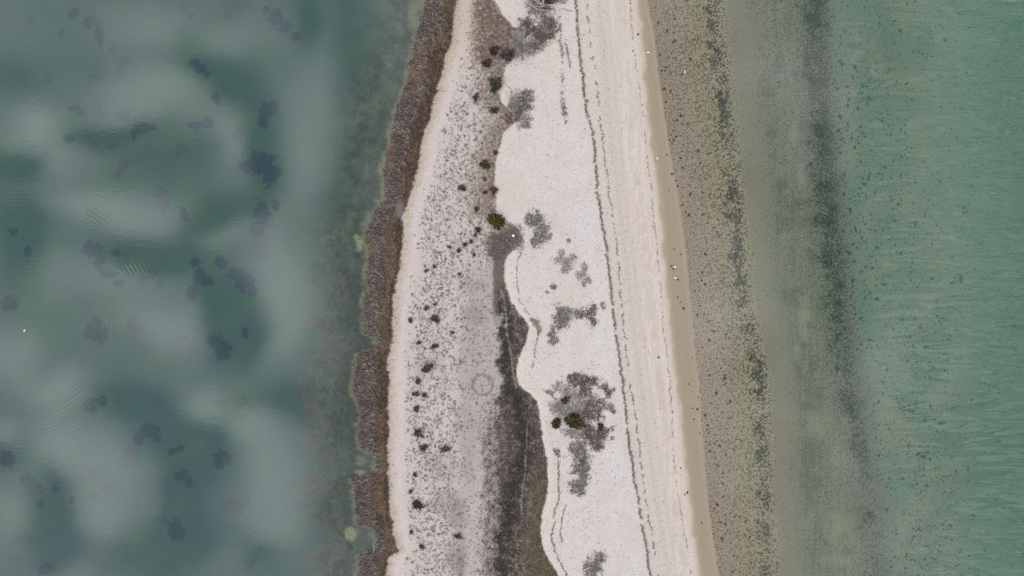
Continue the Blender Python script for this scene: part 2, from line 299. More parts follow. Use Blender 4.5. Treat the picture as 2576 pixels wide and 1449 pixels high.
def paint(px, py):
    n = len(px)
    base = np.zeros((n, 3)); spk = np.zeros((n, 3)); par = np.zeros((n, 3))
    f1 = fbm(px / 22, py / 22, 31, 4) - .5; f2 = fbm(px / 60, py / 60, 41, 4) - .5; f3 = fbm(px / 7, py / 7, 51, 3) - .5
    st = fbm(px / 5, py / 90, 61, 3) - .5          # streaks along the shore
    wx = px + 14 * f1 + 8 * f3
    def put(mask, col, s=None, p=None):
        m = np.clip(mask, 0, 1)[:, None]
        base[:] = base * (1 - m) + np.asarray(col, float) * m
        if s is not None: spk[:] = spk * (1 - m) + np.asarray(s, float) * m
        if p is not None: par[:] = par * (1 - m) + np.asarray(p, float) * m
    l, r, e, c1, d1, d2 = Lc(py) + 16 * (fbm(px / 13, py / 11, 3, 4) - .5), Rc(py), Ec(py) + 8 * (fbm(px / 16, py / 16, 9, 3) - .5), CR(py), D1(py), D2(py)
    one = np.ones(n)
    # ---- lagoon bed (as it should look through the water)
    put(one, (76, 98, 96), (60, 78, 80), (.05, 0, 0)); put(sm(600, 1300, py) * .6, (74, 94, 98))
    put(sm(-.05, .2, f2) * .5, (80, 103, 92))
    dl = l - px
    near = 1 - sm(60, 190, dl + 60 * f2)
    put(near * .85, (84, 93, 89), (64, 73, 70), (.16, .24, .34))
    pr = sm(500, 750, py) * (1 - sm(35, 120, np.abs(dl - 85 + 40 * f2))) * sm(-.1, .12, f1 + f2)
    put(pr * .8, (99, 101, 99))
    put(sm(.02, .16, f1 + .6 * f3) * near * .55, (66, 76, 72))
    put(sm(.06, .2, -f1 + .5 * f3) * near * .45, (108, 116, 103))
    dk = (1 - sm(0, 26, np.abs(dl - 30 - 30 * f2))) * sm(180, 420, py)
    put(dk * .6, (76, 87, 82), (64, 72, 70), (.12, .4, .2))
    fr = (1 - sm(4, 17, np.abs(dl - 6 + 16 * f1)))
    put(fr * .85, (128, 130, 110), (84, 92, 80), (.25, .35, .3))
    for cx, cy, rx, ry in ((903,615,11,18),(898,600,9,10),(881,1345,14,18),(905,1190,14,6),(905,1160,10,14),(1040,35,16,40),(1010,470,6,22),(960,505,18,8),(925,560,16,30)):
        put((1 - sm(.6, 1.3, blob(px + 6 * f1 * 4, py + 12 * f3, cx, cy, rx, ry))) * .8, (140, 148, 118) if rx in (11, 9, 14) else (116, 122, 106))
    for cx, cy, rx, ry in ((898,643,7,8),(880,1378,9,9),(936,484,6,8),(912,1203,7,6),(912,1408,9,7)):
        put((1 - sm(.7, 1.2, blob(px + 5 * f3, py, cx, cy, rx, ry))) * .9, (68, 80, 84))
    inlet = (px > 880) & (px < l + 2)
    # ---- open sea bed
    ds = px - d2
    sea = sm(-1.5, 1.5, ds + 4 * f3)
    put(sea, (149, 140, 126), (104, 95, 86), (.42, .12, .46))
    b2 = B3(py) - 42
    put(sea * sm(-34, 0, wx - b2), (145, 141, 122), (92, 92, 78), (.36, .26, .46))
    g3 = np.exp(-np.abs((px + 22 * f1 - B3(py)) / 38) ** 2.0); g3 = g3 * (.8 + .2 * (1 - sm(1100, 1449, py)))
    put(sea * sm(10, 52, wx - B3(py)), (122, 125, 112), (86, 94, 80), (.22, .18, .24))
    oc = sm(18, 44, wx - B3(py)) * (1 - sm(56, 96, wx - B3(py) + 40 * f2)) * sm(150, 800, py)
    put(sea * oc * .7, (128, 128, 112), (88, 92, 74), (.18, .2, .2))
    put(sea * sm(60, 120, wx - B3(py) + 50 * f2), (119, 125, 113), (82, 92, 82), (.28, .22, .40)); put(sea * sm(60, 110, wx - B3(py)) * sm(.0, .14, st) * .4, (103, 111, 102)); put(sea * sm(60, 110, wx - B3(py)) * sm(.0, .14, -st) * .4, (122, 128, 115))
    pk = (1 - sm(16, 46, np.abs(px - (1905 + py * .05)))) * (1 - sm(250, 420, py))
    put(sea * pk * .55, (126, 122, 113))
    put(sea * sm(.05, .2, f1 + f2) * sm(90, 110, wx - B3(py)) * (1 - sm(200, 240, px - B3(py))) * .5, (96, 105, 97))
    mid = sm(-75, -40, wx - B5(py))
    put(sea * mid * .85 * sm(-75, -10, wx - B5(py)), (113, 122, 110), (78, 88, 79), (.26, .26, .40))
    # green deeper water past the dark band
    gr = sm(15, 75, wx + 20 * f1 - B5(py))
    put(sea * gr, (105, 126, 112), (68, 90, 78), (.10, .28, .26))
    put(sea * gr * sm(-.08, .16, f2) * .8, (118, 129, 115))
    far = sm(150, 460, px - B5(py) + 80 * f2)
    put(sea * far, (103, 128, 113), (68, 98, 84), (.05, .10, 0))
    put(sea * sm(2380, 2600, px + 60 * f2) * .9, (92, 121, 105))
    for cx, cy, rx, ry in ((2025,800,22,60),(2010,880,14,30),(2055,1080,42,50),(2115,1340,40,55),(2112,1410,50,20),(2020,440,16,25),(2000,330,14,30)):
        put(sea * (1 - sm(.2, 1.35, blob(wx + 10 * f1, py, cx, cy, rx * .8, ry) + 1.2 * f2)) * .6, (128, 137, 114), (80, 90, 74), (.1, .18, .1))
    # dark weed bands last so they stay dark
    core = np.exp(-np.abs((wx + 26 * f2 - B5(py)) / (50 + 10 * (1 - sm(0, 500, py)))) ** 2.2) * (1.12 - .34 * sm(300, 1449, py)); put(sea * core * .45, (98, 107, 97))
    par[:, 1] = np.maximum(par[:, 1], sea * g3 * (.40 + .8 * f1)); par[:, 2] = np.maximum(par[:, 2], sea * g3 * (.60 + .5 * f1)); par[:, 1] = np.maximum(par[:, 1], sea * core * (.40 + 1.0 * f1)); par[:, 2] = np.maximum(par[:, 2], sea * core * .56); par[:, 0] = np.maximum(par[:, 0], sea * np.maximum(g3, core) * .22)
    m = (sea * g3)[:, None]; m = np.minimum(m * 1.6, 1); spk[:] = spk * (1 - m) + np.array([[72, 77, 60]]) * m
    m = (sea * core)[:, None]; m = np.minimum(m * 1.5, 1); spk[:] = spk * (1 - m) + np.array([[68, 78, 71]]) * m
    dd = sea * sm(.55, 1.25, core * .8 + 2.6 * f1 + 1.2 * f3) * core
    put(dd * .3, (74, 82, 76))
    under = (px < l) | (ds > 0)
    uc = lin(base); us = lin(spk)
    isl = (px < l)[:, None]
    d = water_dep(px, py); T = tint_of(d, np.where(px < l, -1, 1)); si = silt_of(d, np.where(px < l, -1, 1))[:, None]
    SC = np.where(isl, SILT_L, SILT_S)
    V = np.where(isl, VG, VS)
    def unwater(c): return np.clip((c - V - 1.37 * si * SC) / (K0 * (1 - si) ** 2 * T * T), .012, .75)
    B_u, S_u = unwater(uc), unwater(us)
    par_u = par.copy()
    # ---- land
    base[:] = 0; spk[:] = 0; par[:] = 0
    put(one, (207, 197, 194), (150, 140, 138), (.24, 0, .14))
    put(sm(-.1, .15, f2) * .35, (200, 190, 186))
    # damp litter under the reeds and the yellowish strip beside them
    ry_ = (1 - sm(2, 34, wx - r + 10 * f3)) * .85
    put(ry_, (186, 174, 157), (130, 112, 92), (.3, .1, .4))
    put(1 - sm(-3, 3, px - r - 14 * f1 - 8 * f3), (112, 98, 86), (66, 52, 42), (.25, .4, .3))
    put(1 - sm(-2, 10, px - (l * .55 + r * .45) + 10 * f1), (102, 94, 90), (70, 62, 60), (.2, .4, .3))
    # tuft flat between the reeds and the scarp
    z2 = sm(24, 60, wx - r) * (1 - sm(-4, 2, px - e))
    put(z2, (201, 190, 186), (146, 136, 133), (.26, .12, .26))
    # greyer salt pan towards the marsh
    pan = sm(-60, 10, wx - (1205 - .045 * (py - 640)) + 60 * f2) * sm(560, 720, py + 120 * f1) * (1 - sm(-4, 2, px - e))
    put(pan * .9, (178, 170, 165), (138, 130, 126), (.32, .12, .32))
    pale = (1 - sm(14, 34, np.abs(wx - 1200 + .01 * (py - 1200)))) * sm(1080, 1180, py)
    put(pale * .8, (188, 180, 175), (150, 143, 138), (.28, 0, .3))
    gp = (1 - sm(.5, 1.3, blob(wx, py, 1180, 900, 30, 110))) + (1 - sm(.5, 1.3, blob(wx, py, 1165, 1070, 26, 60)))
    put(np.clip(gp, 0, 1) * .45 * (.6 + 1.6 * f1 + .4), (160, 155, 153))
    for cx, cy, rx, ry, a in ((1195,790,30,35,.6),(1185,720,36,26,.45),(1130,1260,45,35,.5),(1150,1290,28,40,.6),(1150,1400,30,50,.6),(1110,1180,40,40,.35),(1090,915,28,20,.45),(1062,930,20,30,.3),(1180,1165,20,60,.3),(1160,1420,14,40,.6)):
        put((1 - sm(.4, 1.3, blob(wx, py, cx, cy, rx, ry) + .8 * f1)) * a * z2, (150, 141, 138), (112, 104, 102), (.2, .3, .3))
    # brown heath litter on the inner side
    hl = sm(-75, -15, wx - e + 30 * f2) * (1 - sm(580, 640, py)) * (1 - sm(-3, 2, px - e)) * sm(0, 60, wx - r - 30)
    hl = sm(-95, -15, wx - e + 50 * f2) * (1 - sm(580, 640, py)) * (1 - sm(-3, 2, px - e)) * sm(0, 60, wx - r - 30); put(hl * .85, (166, 151, 145), (114, 100, 94), (.2, .3, .35))
    ht = sm(1175, 1215, wx + 20 * f2) * (1 - sm(120, 210, py + 60 * f1)) * (1 - sm(-3, 2, px - e))
    put(ht * .85, (160, 144, 134), (98, 82, 70), (.3, .3, .45))
    put((1 - sm(.6, 1.15, blob(wx, py, 1262, 617, 50, 38, -.2) + 1.2 * f1)) * .8, (156, 143, 140), (98, 86, 84), (.3, .35, .45))
    put((1 - sm(-3, 2, px - e)) * sm(1236, 1246, px + 6 * f1) * sm(625, 650, py) * (1 - sm(760, 830, py)), (112, 103, 98), (82, 74, 70), (.2, .3, .3))
    top = (1 - sm(60, 150, wx - r + 30)) * (1 - sm(60, 190, py + 60 * f1))
    put(top * .5, (186, 170, 150))
    # marsh: dark salt-wort strip
    mz_ = sm(-10, 12, px + 46 * f1 + 16 * f3 - M0(py)) * (1 - sm(-4, 1, px - e)) * sm(700, 790, py)
    put(mz_ * .95, (136, 126, 120), (70, 64, 60), (.34, .40, .50))
    inner = (1 - sm(.6, 1.15, blob(px, py, 1340, 1190, 40, 150))) * 0
    nmz = sm(-50, -10, wx - M0(py) + 50 * f1) * (1 - mz_) * (1 - sm(-4, 1, px - e)) * sm(960, 1100, py)
    put(nmz * .5, (142, 134, 128), (74, 68, 64), (.25, .45, .4))
    cx_ = np.interp(py, [800, 860, 966, 1020, 1060, 1130, 1200, 1260, 1320, 1449], [1270, 1272, 1274, 1300, 1320, 1322, 1302, 1282, 1278, 1272])
    mcore = np.exp(-((px + 40 * f1 + 14 * f3 - cx_) / 23) ** 2) * sm(800, 860, py) * (1 - .5 * sm(1280, 1340, py)) * mz_
    put(mcore * .85, (98, 92, 86), (48, 46, 42), (.36, .55, .5))
    brn = sm(-24, 24, wx + 30 * f1 - (1350 - .10 * (py - 1140))) * (1 - sm(-4, 1, px - e)) * sm(1120, 1190, py)
    put(brn * .95, (126, 112, 94), (82, 72, 56), (.25, .35, .4))
    # clean overwash sand
    ow = sm(-2, 2, px - e)
    ow = sm(-4, 3, px - e + 7 * f3 + (14 * f3 + 18 * f1) * (1 - sm(540, 620, py))); put(ow, (213, 203, 199), (168, 158, 155), (.22, .06, .20))
    put(ow * (1 - sm(2, 30, px - e)) * sm(625, 640, py) * .6, (218, 208, 202), None, (.08, 0, 0))
    put(ow * sm(0, .16, f2) * .4 * (1 - sm(-20, 0, px - W1(py))), (205, 197, 195), (158, 150, 150), (.26, .12, .32))
    bl = (1 - sm(10, 34, np.abs(px - W1(py) + 44 + 14 * f2))) * sm(250, 500, py) * .55
    put(ow * bl, (212, 208, 211)); put(ow * sm(.04, .2, -f2) * .5, (205, 196, 191)); par[:, 1] = np.maximum(par[:, 1], ow * (px < c1) * .16 * sm(0, .2, f1 + .05))
    # the lower beach: smooth bands along the shore
    put(sm(-3, 3, px - W1(py)), (208, 198, 192), (168, 156, 148), (.2, 0, .22))
    dkb = np.exp(-((px - (W2(py) * .35 + CR(py) * .65)) / 8) ** 2)
    put(dkb * .45, (192, 182, 174), (150, 140, 132), (.16, .1, .3))
    cr_ = sm(-2, 6, px - c1 + 6 * f1)
    put(cr_, (212, 202, 194), (176, 162, 150), (.10, 0, .06))
    tl = np.clip((px - c1) / (d1 - c1 + 1e-6), 0, 1.05); ph = np.abs(((tl * 11 + 1.6 * fbm(px * 0 + tl * 9, py / 260, 251, 3) + 1.2 * f2) % 1) - .5) * 2
    put(cr_ * sm(.72, .97, ph) * sm(.35, .6, fbm(tl * 12, py / 45, 253, 3)) * .55, (190, 176, 168)); put(cr_ * sm(.75, .98, 1 - ph) * .4, (220, 212, 207))
    put(cr_ * sm(0, .14, st) * .45, (203, 191, 180)); put(cr_ * sm(0, .14, -st) * .5, (219, 208, 202))
    put(cr_ * (1 - sm(4, 16, px - c1)) * .5, (198, 184, 166))
    mot = (1 - sm(5, 16, np.abs(px - (c1 * .55 + d1 * .45)))) * sm(0, .2, f1 + .1)
    put(mot * .4, (192, 178, 172), (150, 138, 134), (.12, .1, .15))
    put(sm(-24, -4, px - d1 + 5 * f1) * .55, (203, 188, 171))
    # wet swash band
    put(sm(-5, 7, px - d1 + 12 * f1 + 2 * np.sin(py / 14)), (169, 155, 139), (110, 98, 84), (.05, 0, 0))
    put(sm(6, 16, px - d1) * (1 - sm(-14, -4, px - d2)) * .8, (161, 148, 129))
    put(np.exp(-((px - d1 - 8 * sm(200, 300, py) * (1 - sm(640, 700, py))) / 5) ** 2) * .3, (178, 166, 158))
    put(sm(-3, 0, ds), (152, 139, 122), (104, 90, 78), (.2, 0, .3))
    # pale trails
    for pts, w_, a in ((T1b, .9, .7), (T1c, .6, .5)):
        fx = np.interp(py, [p[1] for p in pts], [p[0] for p in pts]); inn = (py > pts[0][1]) & (py < pts[-1][1])
        put(np.where(inn, (1 - sm(w_, w_ + 2, np.abs(px - fx + 3 * f1))) * a, 0), (160, 152, 144), None, (.1, 0, 0))
    ring = np.abs(blob(px, py, 1214, 967, 1, 1) - 25 + 3 * f1)
    put((1 - sm(1.6, 4.5, ring)) * .75, (128, 120, 114), None, (.1, 0, 0)); put((1 - sm(.7, 1.0, blob(px, py, 1214, 967, 24, 24))) * .4, (178, 171, 166))
    # pool among the reeds
    put((1 - sm(.75, 1.05, blob(px + 8 * f3, py + 8 * f3, 1006, 528, 11, 22))), (112, 112, 116), None, (.03, 0, 0))
    B_l, S_l = lin(base) / KL, lin(spk) / KL
    u = under[:, None]
    return np.where(u, B_u, B_l), np.where(u, S_u, S_l), np.where(u, par_u, par)

xs, ys = grid_axes(); X, Y = np.meshgrid(xs, ys)
PX, PY = X.ravel() / S + CX, CY - Y.ravel() / S
Z = height(PX, PY)
gm = new_mesh('ground', np.stack([X.ravel(), Y.ravel(), Z], 1), grid_faces(len(xs), len(ys)), smooth=True)
B_, S_, P_ = paint(PX, PY)
set_col(gm, 'Base', B_); set_col(gm, 'Speck', S_); set_col(gm, 'Par', P_)
ground = link('ground', gm, M_ground); tag(ground, 'pale shell sand spit running down into the bed of the lagoon and the sea', 'ground', kind='structure')

def water_sheet(name, x0, x1, kind, mat, label):
    ext = [3, 8, 18, 40, 90, 200, 450, 1000]
    xs = np.arange(x0, x1 + .01, 1.0)
    xs = np.concatenate([(x0 - np.array(ext))[::-1], xs]) if kind == 'lagoon' else np.concatenate([xs, x1 + np.array(ext)])
    ys = np.concatenate([(-58 - np.array(ext))[::-1], np.arange(-58, 58.01, 1.0), 58 + np.array(ext)])
    X, Y = np.meshgrid(xs, ys); px, py = X.ravel() / S + CX, CY - Y.ravel() / S
    me = new_mesh(name, np.stack([X.ravel(), Y.ravel(), np.zeros(X.size)], 1), grid_faces(len(xs), len(ys)), smooth=True)
    d = water_dep(px, py); side = np.where(kind == 'lagoon', -1, 1) * np.ones(len(px))
    set_col(me, 'Tint', tint_of(d, side)); set_col(me, 'Silt', np.tile(SILT_L if kind == 'lagoon' else SILT_S, (len(px), 1)))
    wave = np.clip((d - .55) / .9, 0, 1) * sm(.25, .75, fbm(px / 160, py / 110, 77, 3)) * 1.25
    set_col(me, 'Amount', np.stack([silt_of(d, side), wave if kind == 'sea' else .10 + 0 * wave, 0 * d], 1))
    return tag(link(name, me, mat), label, 'water', kind='structure')
M_lag = water_mat('lagoon_water', .03, 'lagoon'); M_sea = water_mat('sea_water', .05, 'sea')
water_sheet('lagoon', -100, 0, 'lagoon', M_lag, 'still grey green lagoon water mirroring the broken clouds')
water_sheet('sea', 0, 100, 'sea', M_sea, 'clear green shallow sea water with fine ripples')
#OBJECTS
# ------------------------------------------------------------------ plant and debris builders
def alb(c, k=1.0): return lin(c) / KL * k
def blades(P, Ln, Wd, az, tilt, col, bend=.25):
    """curved flat blades: P (n,3) foot, az heading, tilt from upright; returns V, F(quads,tris), cols"""
    n = len(P); Ln, Wd, az, tilt = [np.broadcast_to(a, n).astype(float) for a in (Ln, Wd, az, tilt)]
    d = np.stack([np.cos(az) * np.sin(tilt), np.sin(az) * np.sin(tilt), np.cos(tilt)], 1)
    t2 = np.minimum(tilt + bend, 1.52)
    d2 = np.stack([np.cos(az) * np.sin(t2), np.sin(az) * np.sin(t2), np.cos(t2)], 1)
    s = np.stack([-np.sin(az), np.cos(az), np.zeros(n)], 1)
    m = P + d * Ln[:, None] * .55; tip = m + d2 * Ln[:, None] * .45
    w = Wd[:, None] * .5
    V = np.stack([P - s * w * .7, P + s * w * .7, m + s * w, m - s * w, tip], 1).reshape(-1, 3)
    i = np.arange(n)[:, None] * 5
    Q = i + np.array([[0, 1, 2, 3]]); T = i + np.array([[3, 2, 4]])
    col = np.broadcast_to(np.asarray(col, float), (n, 3))
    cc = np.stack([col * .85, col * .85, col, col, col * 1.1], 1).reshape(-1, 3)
    return V, (Q, T), cc
def join(parts):
    Vs, Q, T, Cc, off = [], [], [], [], 0
    for V, F, c in parts:
        Vs.append(V); Cc.append(c)
        for f in F:
            if len(f): (Q if f.shape[1] == 4 else T).append(f + off)
        off += len(V)
    F = [np.concatenate(x) for x in (Q, T) if x]
    return np.concatenate(Vs), F, np.concatenate(Cc)
def tube(pts, r0, r1, col, seg=5):
    pts = np.asarray(pts, float); n = len(pts); t = np.gradient(pts, axis=0); t /= np.linalg.norm(t, axis=1)[:, None] + 1e-9
    up = np.where(np.abs(t[:, 2:3]) > .9, np.array([[1., 0, 0]]), np.array([[0, 0, 1.]]))
    a = np.cross(t, up); a /= np.linalg.norm(a, axis=1)[:, None] + 1e-9; b = np.cross(t, a)
    r = np.linspace(r0, r1, n)[:, None, None]; ph = np.linspace(0, 2 * np.pi, seg, endpoint=False)
    V = pts[:, None] + r * (a[:, None] * np.cos(ph)[None, :, None] + b[:, None] * np.sin(ph)[None, :, None])
    F = []
    for i in range(n - 1):
        for j in range(seg): F.append([i * seg + j, i * seg + (j + 1) % seg, (i + 1) * seg + (j + 1) % seg, (i + 1) * seg + j])
    V = np.concatenate([V.reshape(-1, 3), pts[[0, -1]]]); k = n * seg
    T = [[(j + 1) % seg, j, k] for j in range(seg)] + [[(n - 1) * seg + j, (n - 1) * seg + (j + 1) % seg, k + 1] for j in range(seg)]
    return V, (np.array(F), np.array(T)), np.tile(np.asarray(col, float), (len(V), 1))
def mesh_of(name, part, loc=(0, 0, 0), smooth=False):
    V, F, c = part; return new_mesh(name, V - np.asarray(loc)[None], F, c, smooth)
def jitcol(cols, n, j=.18, mixw=None):
    cols = np.array([alb(c) for c in cols]); k = rng.integers(0, len(cols), n) if mixw is None else rng.choice(len(cols), n, p=mixw)
    return cols[k] * (1 + j * rng.standard_normal(n)[:, None]).clip(.4, 1.7)
def lobe_field(px, py, lobes, seed, rag=.55, sc=9.0):
    f = np.full(len(px), -9.0)
    for cx, cy, rx, ry in lobes: f = np.maximum(f, 1 - blob(px, py, cx, cy, rx, ry))
    mr_ = min(min(l[2:]) for l in lobes)
    return f + rag * 2 * (fbm(px / min(sc, mr_), py / min(sc, mr_), seed, 4) - .5) + rag * .5 * (vn(px / 2.2, py / 2.2, seed + 5) - .5)
def scatter(lobes, seed, dens, rag=.55, lo=.0, sc=8.0):
    x0, x1 = min(l[0] - l[2] * 1.5 for l in lobes), max(l[0] + l[2] * 1.5 for l in lobes)
    y0, y1 = min(l[1] - l[3] * 1.5 for l in lobes), max(l[1] + l[3] * 1.5 for l in lobes)
    n = int((x1 - x0) * (y1 - y0) * S * S * dens * .82)
    px, py = rng.uniform(x0, x1, n), rng.uniform(y0, y1, n); f = lobe_field(px, py, lobes, seed, rag, sc)
    k = f + .20 * rng.standard_normal(n) > lo
    return px[k], py[k], f[k]
def ground_pts(px, py, up=0.0):
    x, y = W(px, py); return np.stack([x, y, height(px, py) + up], 1)

def low_shrub(lobes, cols, label, group=None, seed=0, dens=95, ln=.36, wd=.062, name='low_shrub', lo=.06, hgt=.28, rag=.85, cat='shrub', twig=True):
    px, py, f = scatter(lobes, seed, dens, rag, lo)
    n = len(px); P = ground_pts(px, py); P[:, 2] += rng.uniform(0, 1, n) * hgt * np.clip(f, .1, 1)
    az = rng.uniform(0, 2 * np.pi, n)
    part = blades(P, ln * rng.uniform(.6, 1.3, n), wd * rng.uniform(.7, 1.3, n), az, rng.uniform(.5, 1.35, n), jitcol(cols, n))
    cx, cy = lobes[0][:2]; x, y = W(cx, cy); loc = (float(x), float(y), hz(cx, cy))
    root = empty(name, loc, label, cat, group)
    link('foliage', mesh_of('foliage', part, loc), M_plant, root)
    if twig:
        tw = []
        for _ in range(max(5, int(sum(l[2] * l[3] for l in lobes) * S * S * 1.6))):
            i = rng.integers(0, n); a = rng.uniform(0, 2 * np.pi); L_ = rng.uniform(.5, 1.1) * min(1.4, lobes[0][2] * S * 1.2)
            p0 = P[i] + [0, 0, .0]; q = np.array([p0, p0 + [math.cos(a) * L_ * .5, math.sin(a) * L_ * .5, .18], p0 + [math.cos(a + .3) * L_, math.sin(a + .3) * L_, .28]])
            tw.append(tube(q, .022, .008, alb((128, 118, 112)), 4))
        link('twigs', mesh_of('twigs', join(tw), loc), M_wood, root)
    return root

def bush(px, py, r, cols, label, group=None, name='bush', h=None, spikes=None, leafden=1.0, ry=1.0):
    """compact bush of leafy shoots sticking out all round (spiky outline)"""
    x, y = W(px, py); z = hz(px, py); R_ = r * S; h = h or R_ * .9; loc = (float(x), float(y), z)
    root = empty(name, loc, label, 'bush', group)
    ns = spikes or int(rng.integers(13, 30) + 10 * R_); lv, st = [], []; ry = ry * rng.uniform(.7, 1.15); root.rotation_euler = (0, 0, rng.uniform(-.5, .5)); lob = rng.uniform(0, 6.28)
    P, A, T, Ln, Cc = [], [], [], [], []
    for i in range(ns):
        a = 2 * np.pi * i / ns + rng.uniform(-.25, .25); L_ = R_ * rng.choice([.4, .6, .85, 1.0, 1.15] if r < 11 else [.55, .75, .9, 1.0, 1.08]) * (.86 + .2 * math.sin(2 * a + lob) + .12 * math.sin(3 * a - lob)); el = rng.uniform(.15, 1.1) if L_ < R_ * .8 else rng.uniform(.1, .5)
        m = max(6, int(18 * leafden * (L_ / .9) ** .5))
        t = np.linspace(.12, 1, m); px_ = np.cos(a) * L_ * t; py_ = np.sin(a) * L_ * t * ry; pz = h * np.sin(el) * np.sin(t * 2.2) + .05
        pts = np.stack([px_, py_, pz], 1); st.append(tube(np.vstack([[[0, 0, 0]], pts[[m // 3, m - 1]]]), .025, .008, alb((92, 78, 62)), 4))
        rep = 3 if r < 11 else 4
        P.append(np.repeat(pts, rep, 0) + rng.normal(0, .04 * R_, (m * rep, 3)) * [1, 1, .5]); A.append(a + rng.uniform(-.9, .9, m * rep)); T.append(rng.uniform(.5, 1.5, m * rep))
        Ln.append(R_ * rng.uniform(.16, .32, m * rep)); 
    P = np.concatenate(P); A = np.concatenate(A); T = np.concatenate(T); Ln = np.concatenate(Ln)
    P[:, 2] = np.maximum(P[:, 2], .02)
    link('foliage', mesh_of('foliage', blades(P, Ln, np.maximum(.05, R_ * .085), A, T, jitcol(cols, len(P), .25))), M_plant, root)
    link('stem', mesh_of('stem', join(st)), M_wood, root)
    return root

def bare_shrub(px, py, r, cols, label, h=1.0, group=None, ry=1.0, n=900, trunkcol=(168, 160, 156), dirn=None, spread=np.pi * 2):
    x, y = W(px, py); z = hz(px, py); R_ = r * S; loc = (float(x), float(y), z)
    root = empty('bare_shrub', loc, label, 'shrub', group)
    br, tp = [], []
    for i in range(16):
        a = (2 * np.pi * i / 16 if dirn is None else dirn + rng.uniform(-.5, .5) * spread) + rng.uniform(-.2, .2); L_ = R_ * rng.uniform(.6, 1.0)
        t = np.linspace(0, 1, 6); b = rng.uniform(-.6, .6)
        q = np.stack([np.cos(a + b * t) * L_ * t, np.sin(a + b * t) * L_ * t * ry, h * (1 - (1 - t) ** 1.8) * rng.uniform(.5, 1)], 1)
        br.append(tube(q, .045, .012, alb(trunkcol), 5)); tp.append(q)
    k = n; I = rng.integers(0, 16, k); Tt = rng.uniform(.25, 1, k); Q = np.array(tp); fi = Tt * 5; i0 = np.minimum(fi.astype(int), 4)
    P = Q[I, i0] + (Q[I, i0 + 1] - Q[I, i0]) * (fi - i0)[:, None]
    A = np.arctan2(P[:, 1], P[:, 0]) + rng.normal(0, .7, k)
    part = blades(P, R_ * rng.uniform(.15, .38, k), .035, A, rng.uniform(.7, 1.45, k), jitcol(cols, k))
    link('branch', mesh_of('branch', join(br)), M_wood, root); link('twigs', mesh_of('twigs', part), M_plant, root)
    return root

# ------------------------------------------------------------------ reeds and ground cover (nobody could count these)
def strip_scatter(fn, x0, x1, y0, y1, dens):
    n = int((x1 - x0) * (y1 - y0) * S * S * dens); px, py = rng.uniform(x0, x1, n), rng.uniform(y0, y1, n)
    k = rng.uniform(0, 1, n) < fn(px, py); return px[k], py[k]
lag_edge = lambda px, py: Lc(py) + 16 * (fbm(px / 13, py / 11, 3, 4) - .5)
def reedmask(px, py):
    l, r = lag_edge(px, py), Rc(py); gap = sm(10, 20, blob(px, py, 1006, 528, 1, 1.6) * 1.0)
    inl = np.where(((py > 848) & (py < 878)) | ((py > 1140) & (py < 1192)) | ((py > 1328) & (py < 1388)), .35, 1)
    return np.where((px > l - 3) & (px < r + 14 * (fbm(px / 22, py / 22, 31, 4) - .5) + 8 * (fbm(px / 7, py / 7, 51, 3) - .5) + 1), 1, 0) * gap * inl
px, py = strip_scatter(reedmask, 885, 1160, -30, 1480, 62); n = len(px); u = (px - Lc(py)) / (Rc(py) - Lc(py) + 1e-6)
un = u + .5 * (fbm(px / 12, py / 12, 90, 3) - .5)
k1 = un < .56; rust = (fbm(px / 12, py / 30, 93, 3) > .53) | (np.abs(py - 625) < 22) & (u < .35)
def reed_obj(k, name, label, cat, cols, rcols, rmask, ln, wd, az0, azs, t0, t1):
    P = ground_pts(px[k], py[k]); m = len(P); col = jitcol(cols, m, .2); rc = jitcol(rcols, m, .2); col = np.where(rmask[k][:, None], rc, col)
    shade = (.5 + 1.0 * fbm(px[k] / 6, py[k] / 6, 97, 3))[:, None] * (.8 + .4 * fbm(px[k] / 25, py[k] / 25, 98, 2))[:, None]
    az = az0 + .7 * (fbm(px[k] / 18, py[k] / 18, 99, 3) - .5) * 4 + rng.normal(0, azs, m)
    o = link(name, mesh_of(name, blades(P, ln * rng.uniform(.6, 1.3, m), wd * rng.uniform(.7, 1.4, m), az, rng.uniform(t0, t1, m), col * shade)), M_plant)
    tag(o, label, cat, kind='stuff')
reed_obj(k1, 'reed_bed', 'lodged grey purple reeds leaning over the lagoon edge', 'reeds', [(128, 115, 111), (112, 101, 98), (94, 84, 82), (152, 138, 130)],
         [(150, 130, 114), (134, 118, 107)], (blob(px, py, 1040, 200, 14, 34) < 1) | (blob(px, py, 940, 618, 16, 26) < 1) | (blob(px, py, 1062, 150, 12, 60) < 1) | (blob(px, py, 990, 395, 10, 40) < 1), .85, .085, math.pi * .93, .3, .7, 1.3)
k2 = ~k1 & (rng.uniform(0, 1, n) < .95)
reed_obj(k2, 'dead_rushes', 'matted brown dead rushes along the inner side of the reeds', 'rushes', [(104, 88, 78), (92, 77, 68), (76, 62, 55), (120, 103, 90)],
         [(146, 124, 104), (130, 109, 90), (112, 93, 78)], (u < .88) & (fbm(px / 14, py / 40, 95, 3) + .16 * sm(550, 580, py) * (1 - sm(850, 880, py)) + .15 * sm(1120, 1180, py) - .10 * (1 - sm(300, 380, py)) > .52), .42, .085, 0, 3, .4, 1.3)
